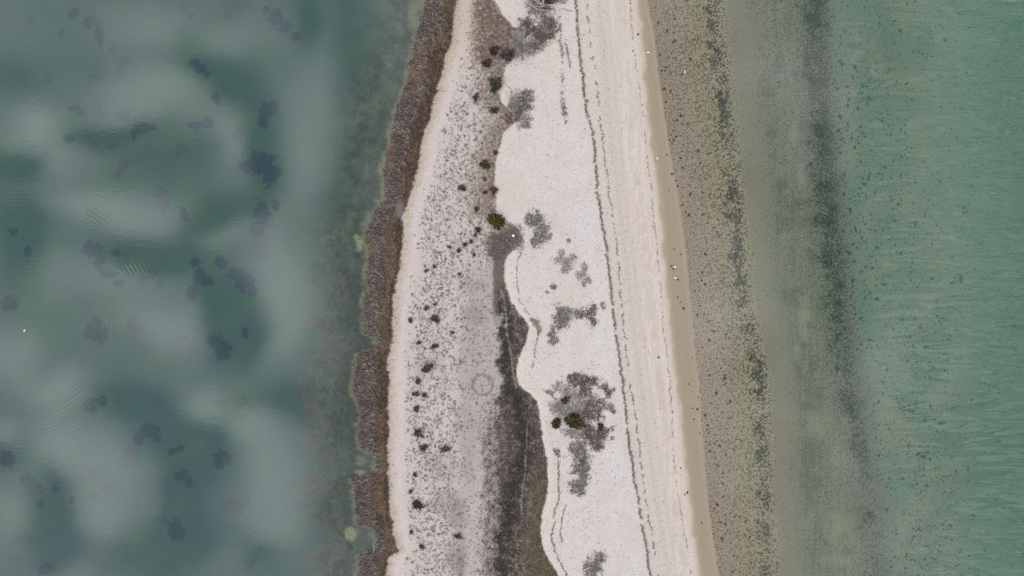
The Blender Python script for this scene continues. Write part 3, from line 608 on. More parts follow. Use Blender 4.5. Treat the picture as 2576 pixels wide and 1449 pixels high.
# algae-coated fringe just outside the reeds
def fringe(px, py): return (np.abs(px - lag_edge(px, py) + 3) < 5 + 6 * (vn(px / 8, py / 8, 45) - .3)) * .5
px, py = strip_scatter(fringe, 880, 1090, -30, 1480, 40); m = len(px)
o = link('drowned_reed_stubble', mesh_of('drowned_reed_stubble', blades(ground_pts(px, py, .03), .3 * rng.uniform(.6, 1.3, m), .07, rng.uniform(0, 6.28, m), rng.uniform(.3, 1.3, m),
     jitcol([(84, 90, 76), (70, 78, 70), (132, 134, 112), (60, 66, 60)], m))), M_plant); tag(o, 'green grey stubble of drowned reeds fringing the waterline', 'reeds', kind='stuff')

def marsh(px, py):
    w = px + 14 * (fbm(px / 22, py / 22, 31, 4) - .5); e = Ec(py) + 8 * (fbm(px / 16, py / 16, 9, 3) - .5)
    a = sm(-10, 12, px + 46 * (fbm(px / 22, py / 22, 31, 4) - .5) - M0(py)) * (px < e - 1) * sm(700, 790, py)
    a = a * (1 - .45 * sm(830, 870, py) * (1 - sm(940, 990, py)) * sm(1282, 1290, px))
    b = sm(-50, -10, w - M0(py)) * (px < e) * sm(980, 1100, py) * .35
    br = sm(-24, 24, w + 30 * (fbm(px / 22, py / 22, 31, 4) - .5) - (1350 - .10 * (py - 1140))) * sm(1120, 1190, py)
    cx_ = np.interp(py, [800, 860, 966, 1020, 1060, 1130, 1200, 1260, 1320, 1449], [1270, 1272, 1274, 1300, 1320, 1322, 1302, 1282, 1278, 1272])
    core_ = np.exp(-((px + 40 * (fbm(px / 22, py / 22, 31, 4) - .5) - cx_) / 26) ** 2)
    a = a * (.55 + .45 * core_)
    clump = sm(.43, .55, fbm(px / 8, py / 10, 131, 4) + .14 * (vn(px / 3, py / 3, 137) - .5))
    tr = np.where((py > 1060) & (py < 1300), np.abs(px - np.interp(py, [p[1] for p in T1c], [p[0] for p in T1c])) > 1.9, True) & \
         np.where((py > 730) & (py < 975), np.abs(px - np.interp(py, [p[1] for p in T1b], [p[0] for p in T1b])) > 1.6, True)
    return np.maximum(a * (1 - br), b) * (.10 + .90 * clump) * tr
px, py = strip_scatter(marsh, 1190, 1420, 690, 1490, 135); m = len(px)
cx_ = np.interp(py, [800, 860, 966, 1020, 1060, 1130, 1200, 1260, 1320, 1449], [1270, 1272, 1274, 1300, 1320, 1322, 1302, 1282, 1278, 1272]); dkn = 1 - np.exp(-((px + 40 * (fbm(px / 22, py / 22, 31, 4) - .5) - cx_) / 26) ** 2)[:, None]
cc = jitcol([(64, 61, 56), (50, 48, 43), (76, 71, 65), (94, 86, 80)], m) * (1 - dkn) + jitcol([(112, 99, 94), (98, 86, 82), (80, 70, 67)], m) * dkn
o = link('salt_marsh_plants', mesh_of('salt_marsh_plants', blades(ground_pts(px, py), .27 * rng.uniform(.6, 1.3, m), .08, rng.uniform(0, 6.28, m), rng.uniform(.4, 1.3, m), cc)), M_plant)
tag(o, 'low blackish salt marsh plants filling the hollow behind the sand lobes', 'marsh plants', kind='stuff')
def brownm(px, py):
    w = px + 14 * (fbm(px / 22, py / 22, 31, 4) - .5); e = Ec(py) + 8 * (fbm(px / 16, py / 16, 9, 3) - .5)
    return sm(-24, 24, w + 30 * (fbm(px / 22, py / 22, 31, 4) - .5) - (1350 - .10 * (py - 1140))) * sm(1120, 1190, py) * (px < e - 1) * .85 * (.5 + .5 * sm(.4, .55, fbm(px / 7, py / 7, 141, 3)))
px, py = strip_scatter(brownm, 1300, 1420, 1110, 1490, 85); m = len(px)
o = link('dry_marsh_grass', mesh_of('dry_marsh_grass', blades(ground_pts(px, py), .26 * rng.uniform(.6, 1.3, m), .075, rng.uniform(0, 6.28, m), rng.uniform(.4, 1.3, m),
    jitcol([(132, 118, 96), (116, 102, 84), (150, 136, 110), (92, 80, 64)], m))), M_plant); tag(o, 'olive brown dry marsh grass against the foot of the sand lobe', 'grass', kind='stuff')
def heath(px, py):
    w = px + 14 * (fbm(px / 22, py / 22, 31, 4) - .5); e = Ec(py) + 8 * (fbm(px / 16, py / 16, 9, 3) - .5)
    hl = sm(-75, -15, w - e) * (1 - sm(580, 640, py)) * .38
    ht = sm(1175, 1215, w) * (1 - sm(120, 210, py)) * .9
    sc = sm(-14, -4, w - e) * sm(200, 260, py) * (1 - sm(520, 600, py)) * .6
    return np.maximum(np.maximum(hl, ht), sc) * (px < e - 1) * (.2 + .8 * sm(.45, .55, fbm(px / 7, py / 7, 151, 4)))
px, py = strip_scatter(heath, 1150, 1330, -30, 650, 85); m = len(px)
o = link('dry_heath', mesh_of('dry_heath', blades(ground_pts(px, py), .3 * rng.uniform(.6, 1.3, m), .075, rng.uniform(0, 6.28, m), rng.uniform(.4, 1.3, m),
    jitcol([(140, 124, 114), (122, 106, 96), (104, 88, 78), (160, 142, 126)], m))), M_plant); tag(o, 'dry brown heath and dead grass on the inner side of the sand lobes', 'heath', kind='stuff')

# ------------------------------------------------------------------ tufts on the flat: 300 largest one by one, the rest as one
def tuft_mesh(name, seed, cols, nb=26, flat=.9):
    a = rng.uniform(0, 6.28, nb); r = rng.uniform(0, .55, nb); b = rng.uniform(0, 6.28, nb); k = 1 + .4 * np.sin(a * 2 + seed)
    P = np.stack([np.cos(a) * r * k, np.sin(a) * r, np.zeros(nb)], 1)
    return mesh_of(name, blades(P, rng.uniform(.5, .9, nb), .26, a + rng.normal(0, .5, nb), rng.uniform(.7, 1.45, nb) * flat, jitcol(cols, nb)))
def tuft_density(px, py):
    r, e = Rc(py), Ec(py)
    w = px + 10 * (fbm(px / 22, py / 22, 171, 4) - .5)
    pan = sm(-60, 0, w - (1195 - .045 * (py - 640))) * sm(600, 700, py)
    z = sm(30, 80, w - r) * (w < e - 3) * (1 - .97 * pan)
    return z * (.3 + .7 * sm(.44, .56, fbm(px / 20, py / 20, 173, 4))) + .12 * (px < e - 3) * sm(60, 90, px - r)
px, py = strip_scatter(tuft_density, 1020, 1290, -5, 1455, 8.2)
# thin out overlapping ones
keep = []; cell = {}
for i in range(len(px)):
    key = (int(px[i] // 5), int(py[i] // 5))
    if key in cell: continue
    cell[key] = i; keep.append(i)
px, py = px[keep], py[keep]; rad = .12 + .26 * rng.beta(1.3, 3.6, len(px))
order = np.argsort(-rad); big, small = order[:300], order[300:]
TC = [(134, 125, 121), (116, 107, 104), (96, 88, 85), (150, 141, 137)]
TM = [tuft_mesh('grass_tuft', s, TC) for s in range(6)]
z = height(px, py); X_, Y_ = W(px, py)
for q, i in enumerate(big):
    o = link('grass_tuft', TM[q % 6], M_plant, loc=(X_[i], Y_[i], z[i])); o.scale = (rad[i], rad[i], rad[i] * .6); o.rotation_euler = (0, 0, rng.uniform(0, 6.28))
    tag(o, 'small round dark grey tuft dotted on the pale tuft flat among many alike', 'grass tuft', 'dark grass tufts scattered over the flat')
sp = []
for i in small:
    nb = 11; a = rng.uniform(0, 6.28, nb); P = np.stack([X_[i] + np.cos(a) * rad[i] * .4, Y_[i] + np.sin(a) * rad[i] * .4, np.full(nb, z[i])], 1)
    sp.append(blades(P, rad[i] * rng.uniform(.5, .9, nb), rad[i] * .4, a, rng.uniform(.7, 1.4, nb), jitcol(TC, nb)))
o = link('tiny_tufts', mesh_of('tiny_tufts', join(sp)), M_plant); tag(o, 'countless tiny grey tufts peppering the shell sand flat', 'grass tufts', kind='stuff')

# ------------------------------------------------------------------ named bushes and shrubs
OL = [(96, 84, 42), (78, 66, 30), (116, 104, 62), (62, 50, 24)]
GR = [(62, 64, 44), (78, 80, 54), (48, 48, 32), (110, 110, 84)]
BR = [(88, 70, 52), (70, 54, 42), (108, 92, 74), (54, 42, 34)]
RD = [(92, 68, 62), (72, 50, 46), (112, 90, 84), (58, 42, 38)]
DG = [(92, 86, 84), (74, 68, 68), (114, 108, 106), (62, 56, 56)]
G1 = 'olive and brown bushes dotted along the heath'
bush(1249,557,19,OL,'largest olive bush with a spiky star outline above the brown mound', G1, spikes=46)
bush(1220,417,13,OL,'olive bush second largest of the olive ones, by itself on the tuft flat', G1, spikes=36)
bush(1243,480,11,OL,'olive bush at the sand edge with a smaller one close on its left', G1)
bush(1221,485,6,OL,'small olive bush just left of the one at the sand edge', G1)
bush(1243,280,10.5,OL,'round olive bush beside the forked grey shrub', G1)
bush(1247,385,7,OL,'small olive bush on the sand edge north of the spiky pair', G1)
bush(1219,452,5.5,OL,'tiny olive bush between the two mid sized olive bushes', G1)
bush(1200,527,7,OL,'small olive bush alone on the flat up and left of the largest one', G1)
bush(1204,579,7.5,BR,'compact brown bush down and left of the largest olive bush', G1)
bush(1247,216,18,GR,'dark green juniper like bush on the heath below the silver shrub', G1, h=1.3)
bush(1275,142,15,DG,'blackish twiggy bush tucked against the left side of the silver shrub', G1)
bush(1244,131,13,BR,'dark brown bush in the upper heath left of the silver shrub', G1)
bush(1226,163,11,BR,'brown bush below the upper heath thicket', G1)
bush(1170,616,6,BR,'small brown bush third in the slanting row of bushes', G1)
bush(1186,608,5.5,RD,'reddish twiggy bush at the upper end of the slanting row', G1)
bush(1155,630,7.5,BR,'broad brown bush at the lower middle of the slanting row', G1)
bush(1131,622,5.5,DG,'dark grey bush at the left end of the slanting row', G1)
bush(1196,592,5,DG,'little grey bush between the slanting row and the compact brown bush', G1)
bush(1193,641,4.5,DG,'little dark bush below the slanting row', G1)
bush(1163,475,9,DG,'dark grey bush on the upper tuft flat nearest the reeds', G1)
bush(1197,247,9,DG,'dark grey bush on the tuft flat left of the heath', G1)
bush(1073,681,6.5,DG,'dark tuft like bush left of the grey pan, uppermost one', G1)
bush(1094,671,5,RD,'small dark bush just right of the uppermost pan side bush', G1)
bush(1157,690,5,DG,'dark bush beside the upper end of the grey pan', G1)
bush(1096,765,5,DG,'small dark bush standing between two bigger ones', G1)
bush(1073,775,8,DG,'dark brown bush on the mid flat closest to the reeds', G1)
bush(1034,806,8,DG,'grey bush nearest the reeds at mid height', G1)
bush(1096,801,11,DG,'soft grey bush, a broad smudge on the middle flat', G1)
bush(1139,836,5.5,DG,'small grey bush at the left edge of the pan', G1)
bush(1053,862,6,DG,'small blackish bush west of the wide brown one', G1)
bush(1094,870,10,BR,'wide dark brown bush in the middle flat', G1, ry=.7)
bush(1076,925,14,DG,'long dark grey bush slanting across the flat', G1, ry=.6)
bush(1052,958,8,DG,'dark grey bush below the slanting long one', G1)
bush(1048,990,9,DG,'grey bush touching the brown oblong bush', G1)
bush(1070,993,8.5,RD,'dark red brown oblong bush across from the ring mark', G1, ry=.75)
bush(1048,1027,9,DG,'pale grey thin bush south of the oblong bush', G1, leafden=.6)
bush(1053,1088,13,DG,'wide faint grey bush on the lower flat', G1, leafden=.5)
bush(1066,1125,9,DG,'dark spiky bush on the lower flat below the faint one', G1)
bush(1120,1128,12,DG,'grey green bush right of the dark spiky bush', G1, leafden=.5)
bush(1045,1193,6.5,RD,'small dark red bush above the star shaped one', G1)
bush(1034,1234,6.5,RD,'small dark red bush nearest the reeds at the lower flat', G1)
bush(1051,1267,12,RD,'star shaped dark red bush, largest on the lower flat', G1)
bush(1035,1337,5.5,DG,'small black bush below the star shaped red one', G1)
bush(1062,1373,6.5,RD,'dark red spiky bush near the bottom of the flat', G1)
bush(1152,1345,10,BR,'faint brown bush at the left side of the pale strip', G1, leafden=.5)
bush(1445,1056,23,GR+OL,'big dark green bush with pale stems among the red patches', G1, h=1.4, spikes=52)
bush(1399,1060,14,BR,'dark brown ragged bush left of the big green bush', G1)
bush(1421,1003,12,BR,'brown green bush above the big green bush', G1, leafden=.8)
bush(1508,1069,9,BR,'small brown green bush among the red plants by the beach', G1)

GM = 'low matted shrubs on the white sand'
GY = [(104, 102, 106), (86, 84, 88), (126, 124, 128), (148, 146, 148)]
GB = [(138, 128, 122), (120, 110, 106), (156, 147, 142)]
BB = [(128, 116, 106), (108, 96, 88), (92, 80, 74)]
RR = [(116, 90, 90), (102, 78, 80), (88, 66, 68), (128, 104, 102)]
SV = [(172, 166, 166), (150, 145, 147), (190, 184, 182), (128, 124, 126)]
low_shrub([(1345,556,22,20),(1362,582,20,26),(1350,608,13,13)], GY, 'dark grey matted shrub standing alone on the upper white sand', GM, 1, 105)
low_shrub([(1425,662,17,15),(1405,655,14,8),(1440,648,9,11),(1413,638,8,9),(1418,682,9,8)], GB, 'pale brown flat shrub with lobes, upper of the two pale ones', GM, 2, 75)
low_shrub([(1458,695,12,10),(1468,676,7,13),(1476,702,8,9),(1466,716,6,7)], GB, 'pale brown flat shrub, lower and smaller of the two pale ones', GM, 3, 75)
low_shrub([(1413,795,20,24),(1425,785,14,12),(1405,815,12,12)], GY, 'dark grey shrub left of the brown one in the middle sand', GM, 4, 110)
low_shrub([(1462,790,17,11),(1450,786,12,9)], BB+GY, 'small grey brown shrub between the dark grey and the brown one', GM, 5, 95)
low_shrub([(1487,785,12,17),(1490,808,8,14)], BB, 'brown tongue shaped shrub nearest the long debris line', GM, 6, 110)
low_shrub([(1388,838,9,14),(1391,856,11,13)], GY, 'narrow dark grey shrub below the middle shrubs', GM, 7, 100)
low_shrub([(1514,768,6,8)], [(140,130,108),(120,110,90)], 'tiny olive brown shrub by the long debris line', GM, 8, 100, twig=False)
low_shrub([(1391,722,7,5),(1376,734,5,3)], DG, 'tiny dark shrub with a trailing tail on open sand', GM, 9, 100, twig=False)
low_shrub([(1429,607,4.5,5)], DG, 'single tiny dark shrub near the upper dark grey shrub', GM, 10, 110, twig=False)
low_shrub([(1456,955,26,15),(1480,955,22,12),(1470,978,18,18),(1440,950,12,10)], RR, 'wine red matted shrub, uppermost of the red patches', GM, 11, 130, lo=.05)
low_shrub([(1480,1010,14,15),(1500,1020,20,22),(1478,1035,18,18),(1500,1045,16,14)], RR, 'wine red shrub mixed with sand right of the big green bush', GM, 12, 95, rag=.8)
low_shrub([(1495,1098,24,20),(1500,1115,18,14),(1515,1085,16,12),(1478,1080,16,14)], RR, 'wine red matted shrub, lowest of the red patches', GM, 13, 125, lo=.05)
low_shrub([(1405,973,18,12),(1425,975,20,12)], SV+GY, 'thin blue grey shrub left of the uppermost red patch', GM, 14, 55, rag=.8)
low_shrub([(1440,1000,30,22),(1455,1025,24,18),(1420,1020,26,22)], SV, 'silver grey lichen like shrub above the big green bush', GM, 15, 75, rag=.8)
low_shrub([(1405,1020,22,16),(1428,1035,20,14)], GB+SV, 'grey brown flat shrub left of the silver one', GM, 16, 70, rag=.7)
low_shrub([(1470,1075,20,18),(1450,1090,22,14),(1430,1085,16,10)], SV+GY, 'grey feathery shrub right under the big green bush', GM, 17, 85, rag=.8)
low_shrub([(1453,1128,22,20),(1462,1148,20,16)], GY+BB, 'dark grey shrub hanging below the red patches, upper part of the chain', GM, 18, 105)
low_shrub([(1460,1175,22,16),(1468,1190,14,12)], GY+BB, 'dark grey shrub in the middle of the chain below the red patches', GM, 19, 100)
low_shrub([(1450,1222,17,18),(1460,1232,12,10),(1466,1212,8,10)], GY, 'dark grey shrub at the lower end of the chain below the red patches', GM, 20, 110)
low_shrub([(1505,1400,16,18),(1492,1418,22,20),(1484,1434,16,14)], GY, 'dark grey shrub at the bottom of the white sand', GM, 21, 100)
low_shrub([(1384,985,9,6)], GB, 'tiny grey brown shrub where the lobe edge meets the shrubs', GM, 22, 100, twig=False)
low_shrub([(1327,65,18,20),(1322,82,12,10)], [(112,106,104),(96,90,88),(130,124,120)], 'smooth dark grey shrub under the fallen tree', GM, 23, 120)
low_shrub([(1378,62,22,22),(1370,88,28,20),(1355,85,20,14)], BB, 'large brown shrub right under the fallen tree', GM, 24, 120)
low_shrub([(1350,112,26,12),(1335,128,26,12),(1362,100,16,12)], BB+[(140,122,102)], 'brown shrub between the large brown one and the silver shrub', GM, 25, 105)
low_shrub([(1300,82,12,8),(1316,72,9,7),(1320,90,8,8)], RD, 'dark purple shrub at the tip of the upper sand inlet', GM, 26, 95)
low_shrub([(1385,6,34,9),(1355,4,26,9)], [(96,84,84),(80,70,70)], 'dark purple shrub beneath the branches of the fallen tree', GM, 27, 110)
low_shrub([(1322,250,18,20),(1312,270,22,18)], BB+GY, 'dark brown grey shrub right of the forked grey shrub', GM, 28, 110)
low_shrub([(1322,312,18,18),(1310,300,14,14)], GY+GB, 'grey shrub at the lower end of the forked one', GM, 29, 85)
low_shrub([(1288,303,14,10),(1296,295,12,12)], RR+BB, 'dusky pink shrub on the edge left of the lower grey shrub', GM, 30, 100)
low_shrub([(1265,610,38,26),(1290,590,22,22),(1255,635,26,18),(1298,605,16,18)], [(132,120,118),(112,100,98),(94,82,82),(150,138,134)], 'wide brown grey mound of dead shrub with a pink rim below the largest olive bush', GM, 31, 90)
low_shrub([(1416,275,5,10),(1418,288,6,6)], GY, 'small grey shrub on the sand left of the long debris line', GM, 32, 90, twig=False)
low_shrub([(1525,985,7,9)], BB, 'small brown plant right of the red patches, upper of the scattered ones', GM, 33, 120, twig=False)
low_shrub([(1514,972,9,6),(1522,965,5,7)], RR, 'small dark red plant at the shoulder of the red patches', GM, 34, 110, twig=False)
low_shrub([(1531,990,5,9)], RR, 'slim dark red plant standing off the red patches', GM, 35, 120, twig=False)
low_shrub([(1534,1021,7,8)], GB, 'grey oval plant off the right side of the red patches', GM, 36, 120, twig=False)
low_shrub([(1540,1033,4,4)], DG, 'tiny dark plant below the grey oval one', GM, 37, 120, twig=False)
low_shrub([(1541,978,4,4)], DG, 'tiny dark plant nearest the debris line beside the red patches', GM, 38, 120, twig=False)
low_shrub([(1538,1076,4,8),(1538,1098,4,5)], DG, 'thin dark plant below the grey oval one by the debris line', GM, 39, 110, twig=False)
low_shrub([(1348,812,9,9),(1354,828,5,12),(1340,806,8,4)], [(150,130,122),(132,112,106)], 'reddish brown plant in the notch between two sand lobes', GM, 40, 110, twig=False)
low_shrub([(1398,1132,10,5),(1404,1140,5,6)], DG, 'dark wedge of plants at the head of the lower creek', GM, 41, 110, twig=False)
bare_shrub(1312,118,36,SV,'silver leafless shrub, the palest and widest at the top of the sand', 1.5, ry=1.15, n=2600)
bare_shrub(1281,262,30,[(150,142,140),(130,122,120),(170,162,158)],'forked grey leafless shrub spreading from the heath edge', 1.3, n=1400, dirn=-.35, spread=2.4)
bare_shrub(1222,350,10,[(168,160,156)],'small leafless shrub on the heath above the lone olive bush', .7, n=160)

# ------------------------------------------------------------------ fallen bleached tree at the top
def TZ(zx, zy): return 1234.3 + zx * .10417, zy * .10417
tx, ty = W(1385, 24); tloc = (float(tx), float(ty), hz(1385, 24))
tree = empty('fallen_tree', tloc, 'bleached fallen dead tree with long curved bare limbs on the sand', 'dead tree')
def limb(zpts, zs, r0, r1, name='limb', col=(196, 188, 182)):
    q = []
    for (a, b), h_ in zip(zpts, zs):
        dx, dy = TZ(a, b); x, y = W(dx, dy); q.append([float(x), float(y), tloc[2] + h_])
    q = np.array(q); t = np.linspace(0, len(q) - 1, len(q) * 4); qi = np.stack([np.interp(t, range(len(q)), q[:, k]) for k in range(3)], 1)
    ker = np.array([.25, .5, .25])
    for _ in range(3): qi[1:-1] = .25 * qi[:-2] + .5 * qi[1:-1] + .25 * qi[2:]
    me = mesh_of(name, tube(qi, r0, r1, alb(col), 6), tloc, True); link(name, me, M_wood, tree); return qi
main = [limb([(1850,70),(1720,130),(1540,185),(1330,205),(1200,170),(1090,110),(1030,20),(1000,-60)], [.9,.8,.7,.6,.7,.9,1.1,1.2], .05, .05),
        limb([(1800,30),(1700,150),(1500,195),(1350,225),(1200,240),(1080,240),(1010,232),(930,190)], [.6,.6,.5,.5,.6,.7,.8,.9], .04, .045),
        limb([(1770,285),(1600,315),(1450,318),(1330,316),(1180,315),(1090,292),(1020,262),(920,170)], [.4,.45,.5,.5,.6,.7,.8,1.0], .05, .05),
        limb([(1240,-60),(1235,60),(1245,120),(1260,165)], [1.1,1.0,.8,.6], .07, .08), limb([(1300,-40),(1272,60),(1275,110),(1262,160)], [1.1,1.0,.8,.6], .05, .06),
        limb([(1070,-50),(1100,60),(1160,140),(1310,205)], [1.1,1.0,.9,.6], .03, .06), limb([(980,-40),(1040,90),(1130,180),(1280,225)], [1.2,1.0,.9,.6], .03, .06)]
low_shrub([(1352,16,22,16),(1345,32,16,10),(1372,30,22,7)], [(150,142,140),(128,120,118),(108,100,100)], 'grey brushwood mat under the limbs of the fallen tree', GM, 42, 80, twig=False)
low_shrub([(1372,28,12,5),(1378,12,10,8)], [(80,68,68),(64,56,56)], 'small blackish plant between the limbs of the fallen tree', GM, 43, 110, twig=False)
tws = []
for i in range(26):
    src = main[[0, 1, 2, 2, 2, 1, 0][i % 7]]; k = rng.integers(len(src) // 3, len(src) - 2); p = src[k]
    lower = i % 7 in (2, 3, 4); a = (math.radians(rng.uniform(200, 262)) if lower else math.radians(rng.uniform(120, 200))); L_ = rng.uniform(.9, 1.9)
    t = np.linspace(0, 1, 6)[:, None]; b = rng.uniform(-.5, .5)
    q = p + np.concatenate([np.cos(a + b * t) * L_ * t, np.sin(a + b * t) * L_ * t, rng.uniform(-.4, .4) * t], 1)
    q[:, 2] = np.maximum(q[:, 2], tloc[2] + .1)
    link('branch', mesh_of('branch', tube(q, .035, .015, alb((182, 174, 168)), 5), tloc, True), M_wood, tree)
    for _ in range(14):
        s_ = q[rng.integers(1, 6)]; aa = a + rng.normal(0, .6); l2 = rng.uniform(.3, .8)
        tws.append(tube(np.array([s_, s_ + [math.cos(aa) * l2 * .5, math.sin(aa) * l2 * .5, .05], s_ + [math.cos(aa + .3) * l2, math.sin(aa + .3) * l2, .0]]), .014, .006, alb((158, 150, 146)), 3))
link('twigs', mesh_of('twigs', join(tws), tloc), M_wood, tree)
# pale driftwood stick by the reeds and brown log in the upper heath
x0, y0 = W(942, 1369); x1, y1 = W(940, 1391); zz = max(hz(942, 1375), 0) + .35
o = link('driftwood_stick', mesh_of('driftwood_stick', tube([[x0, y0, zz], [(x0 + x1) / 2 + .06, (y0 + y1) / 2, zz + .04], [x1, y1, zz - .02]], .05, .035, alb((205, 202, 196))), (x0, y0, zz), True), M_wood, loc=(x0, y0, zz))
tag(o, 'thin white stick lying over the lowest reed gap by the lagoon', 'stick')
x0, y0 = W(1271, 178); x1, y1 = W(1252, 190)
o = link('driftwood_log', mesh_of('driftwood_log', tube([[x0, y0, hz(1271,178)+.12], [(x0+x1)/2+.2, (y0+y1)/2+.1, hz(1262,183)+.12], [x1, y1, hz(1252,190)+.15]], .09, .05, alb((172,160,150))), (x0, y0, 0), True), M_wood, loc=(x0, y0, 0))
tag(o, 'grey driftwood log above the dark green bush', 'log')

# ------------------------------------------------------------------ strandlines
def wrack(name, fx, y0, y1, w, dens, thr, cols, label, ln=.26, wd=.1, seed=0, pts=None):
    if pts is not None: ys_, xs_ = [p[1] for p in pts], [p[0] for p in pts]; fx = lambda y: np.interp(y, ys_, xs_); y0, y1 = ys_[0], ys_[-1]
    n = int((y1 - y0) * S * dens); py = rng.uniform(y0, y1, n)
    wob = 7 * (fbm(py / 18, py * 0 + seed, 201, 4) - .5) + 4.5 * (vn(py / 4.5, py * 0 + seed, 203) - .5)
    ww = w * (.25 + 1.2 * vn(py / 5, py * 0 + seed, 207)); px = fx(py) + wob + ww * rng.standard_normal(n) * .55
    k = fbm(py / 9, py * 0 + seed * 3.1, 209, 3) > thr; px, py = px[k], py[k]; n = len(px)
    P = ground_pts(px, py, .01); P[:, 2] += rng.uniform(0, .10, n)
    o = link(name, mesh_of(name, blades(P, ln * rng.uniform(.5, 1.3, n), wd * rng.uniform(.6, 1.3, n), rng.uniform(0, 6.28, n), rng.uniform(.9, 1.5, n), jitcol(cols, n, .15))), M_plant)
    tag(o, label, 'strandline', kind='stuff')
WK = [(146, 136, 132), (126, 116, 113), (160, 150, 144), (104, 95, 93)]
wrack('main_strandline', W1, -20, 1470, 2.3, 44, .30, WK, 'long dark line of washed up weed running the whole beach', .25, .11, 1)
wrack('thin_strandline', W2, -20, 1470, 1.6, 22, .46, WK, 'thin broken line of weed just seaward of the main one', .22, .08, 2)
wrack('lower_strandline', W3, -20, 1470, 1.1, 14, .44, [(132, 116, 106), (112, 98, 90)], 'faint broken debris line on the lower beach', .18, .06, 3)
wrack('upper_debris', None, 0, 0, 4.6, 26, .47, WK, 'loose debris line left of the main line at the top of the beach', .24, .1, 4, [(1407,60),(1408,100),(1412,150),(1414,200),(1413,250),(1419,290),(1424,325)])
wrack('upper_debris_streak', None, 0, 0, 1.5, 36, .3, WK, 'thin curved streak of debris between two upper debris lines', .2, .08, 5, [(1422,105),(1424,130),(1430,155),(1434,175)])
wrack('upper_debris_tangle', None, 0, 0, 9, 40, .35, WK, 'tangle of debris between the fallen tree and the main line', .22, .08, 6, [(1402,22),(1420,28),(1436,36)])
FL = [(140, 124, 116), (118, 104, 98)]
wrack('lobe_edge_line', None, 0, 0, 1.1, 18, .36, FL, 'dark crack like debris line round the middle sand lobe', .2, .07, 7, [(1311,634),(1302,660),(1298,695),(1302,730),(1310,760),(1326,786),(1346,806)])
wrack('notch_line', None, 0, 0, 1.3, 22, .38, FL, 'short debris line trailing down from the notch', .2, .07, 8, [(1355,826),(1353,845),(1350,860),(1345,890),(1335,930)])
wrack('lower_creek_line', None, 0, 0, 1.5, 26, .33, [(112,98,92),(132,118,110)], 'dark debris line down the lower sand lobe', .22, .08, 9, [(1404,1142),(1406,1180),(1404,1225),(1406,1250),(1395,1280),(1391,1310),(1386,1345),(1394,1375),(1404,1400),(1418,1425),(1426,1449)])
wrack('lower_creek_branch', None, 0, 0, 1.6, 24, .42, FL, 'faint debris line right of the lower lobe line', .2, .07, 10, [(1421,1265),(1413,1300),(1410,1340),(1412,1360)])
wrack('upper_sand_crack', None, 0, 0, 1.6, 40, .2, [(132,118,114),(112,100,98)], 'dark crack running from the largest olive bush to the mound rim', .2, .07, 11, [(1264,551),(1278,561),(1290,567),(1302,578)])
wrack('silver_edge_crack', None, 0, 0, 2.0, 55, .2, [(120,110,104),(136,126,120)], 'dark crack down the edge of the silver shrub', .2, .07, 12, [(1364,979),(1378,986),(1388,994),(1399,1006)])

n = 900; py = rng.uniform(-5, 1455, n); px = Ec(py) + 6 + (D1(py) - Ec(py) - 10) * rng.beta(1, 1.6, n)
o = link('beach_litter', mesh_of('beach_litter', blades(ground_pts(px, py, .02), rng.uniform(.12, .4, n), .05 + .05 * rng.uniform(0, 1, n), rng.uniform(0, 6.28, n), 1.4, jitcol(WK, n, .2))), M_plant)
tag(o, 'scattered twigs and weed scraps all over the white sand', 'litter', kind='stuff')

# ------------------------------------------------------------------ stones
def lump_mesh(name, seed, col, flat=.55, rough=.28):
    import bmesh
    bm = bmesh.new(); bmesh.ops.create_icosphere(bm, subdivisions=2, radius=1)
    r = random.Random(seed); ax = [Vector((r.gauss(0, 1), r.gauss(0, 1), r.gauss(0, 1))).normalized() for _ in range(7)]; am = [r.uniform(-rough, rough) for _ in ax]
    for v in bm.verts:
        d = v.co.normalized(); k = 1 + sum(a * max(0, d.dot(x)) ** 3 for a, x in zip(am, ax)) + r.uniform(-.04, .04)
        v.co = Vector((d.x * k * 1.15, d.y * k * .9, max(d.z * k * flat, -.2)))
    me = bpy.data.meshes.new(name); bm.to_mesh(me); bm.free()
    for p in me.polygons: p.use_smooth = True
    set_col(me, 'Col', np.tile(np.asarray(col, float), (len(me.vertices), 1))); return me
SM = [lump_mesh('stone', s, (.035, .032, .028)) for s in range(5)]
def place_stone(px, py, r, label, group, meshes=SM, name='stone', cat='stone', k=0, mat=None):
    x, y = W(px, py); o = link(name, meshes[k % len(meshes)], mat or M_stone, loc=(float(x), float(y), hz(px, py) + r * .05))
    o.scale = (r * rng.uniform(.8, 1.3), r * rng.uniform(.7, 1.1), r); o.rotation_euler = (0, 0, rng.uniform(0, 6.28)); return tag(o, label, cat, group)
LB, GS = 'small dark stone on the wet swash sand among the scattered few', 'dark stones on the wet sand'
for k, (a, b, r) in enumerate([(1689,340,.16),(1684,352,.2),(1695,352,.2),(1677,389,.14),(1690,438,.2),(1695,437,.14),(1682,480,.15),(1700,455,.18),(1704,468,.2),(1688,670,.2),(1694,676,.2),(1705,704,.2),(1712,640,.14),(1696,627,.16),(1704,748,.14),(1719,775,.2),(1712,760,.14),(1655,898,.22),(1754,1029,.24),(1742,1028,.15),(1746,1055,.18),(1760,1090,.15),(1728,1238,.22),(1722,1243,.14),(1765,1315,.15),(1732,966,.14),(1640,570,.14),(1604,88,.2),(1590,131,.14),(1711,1176,.14),(1756,1000,.12),(1741,900,.12)]):
    place_stone(a, b, r, LB, GS, k=k)
LB2, GS2 = 'dark stone among the fine pebbles in the shallow water', 'dark stones in the pebbly shallows'
cand = []
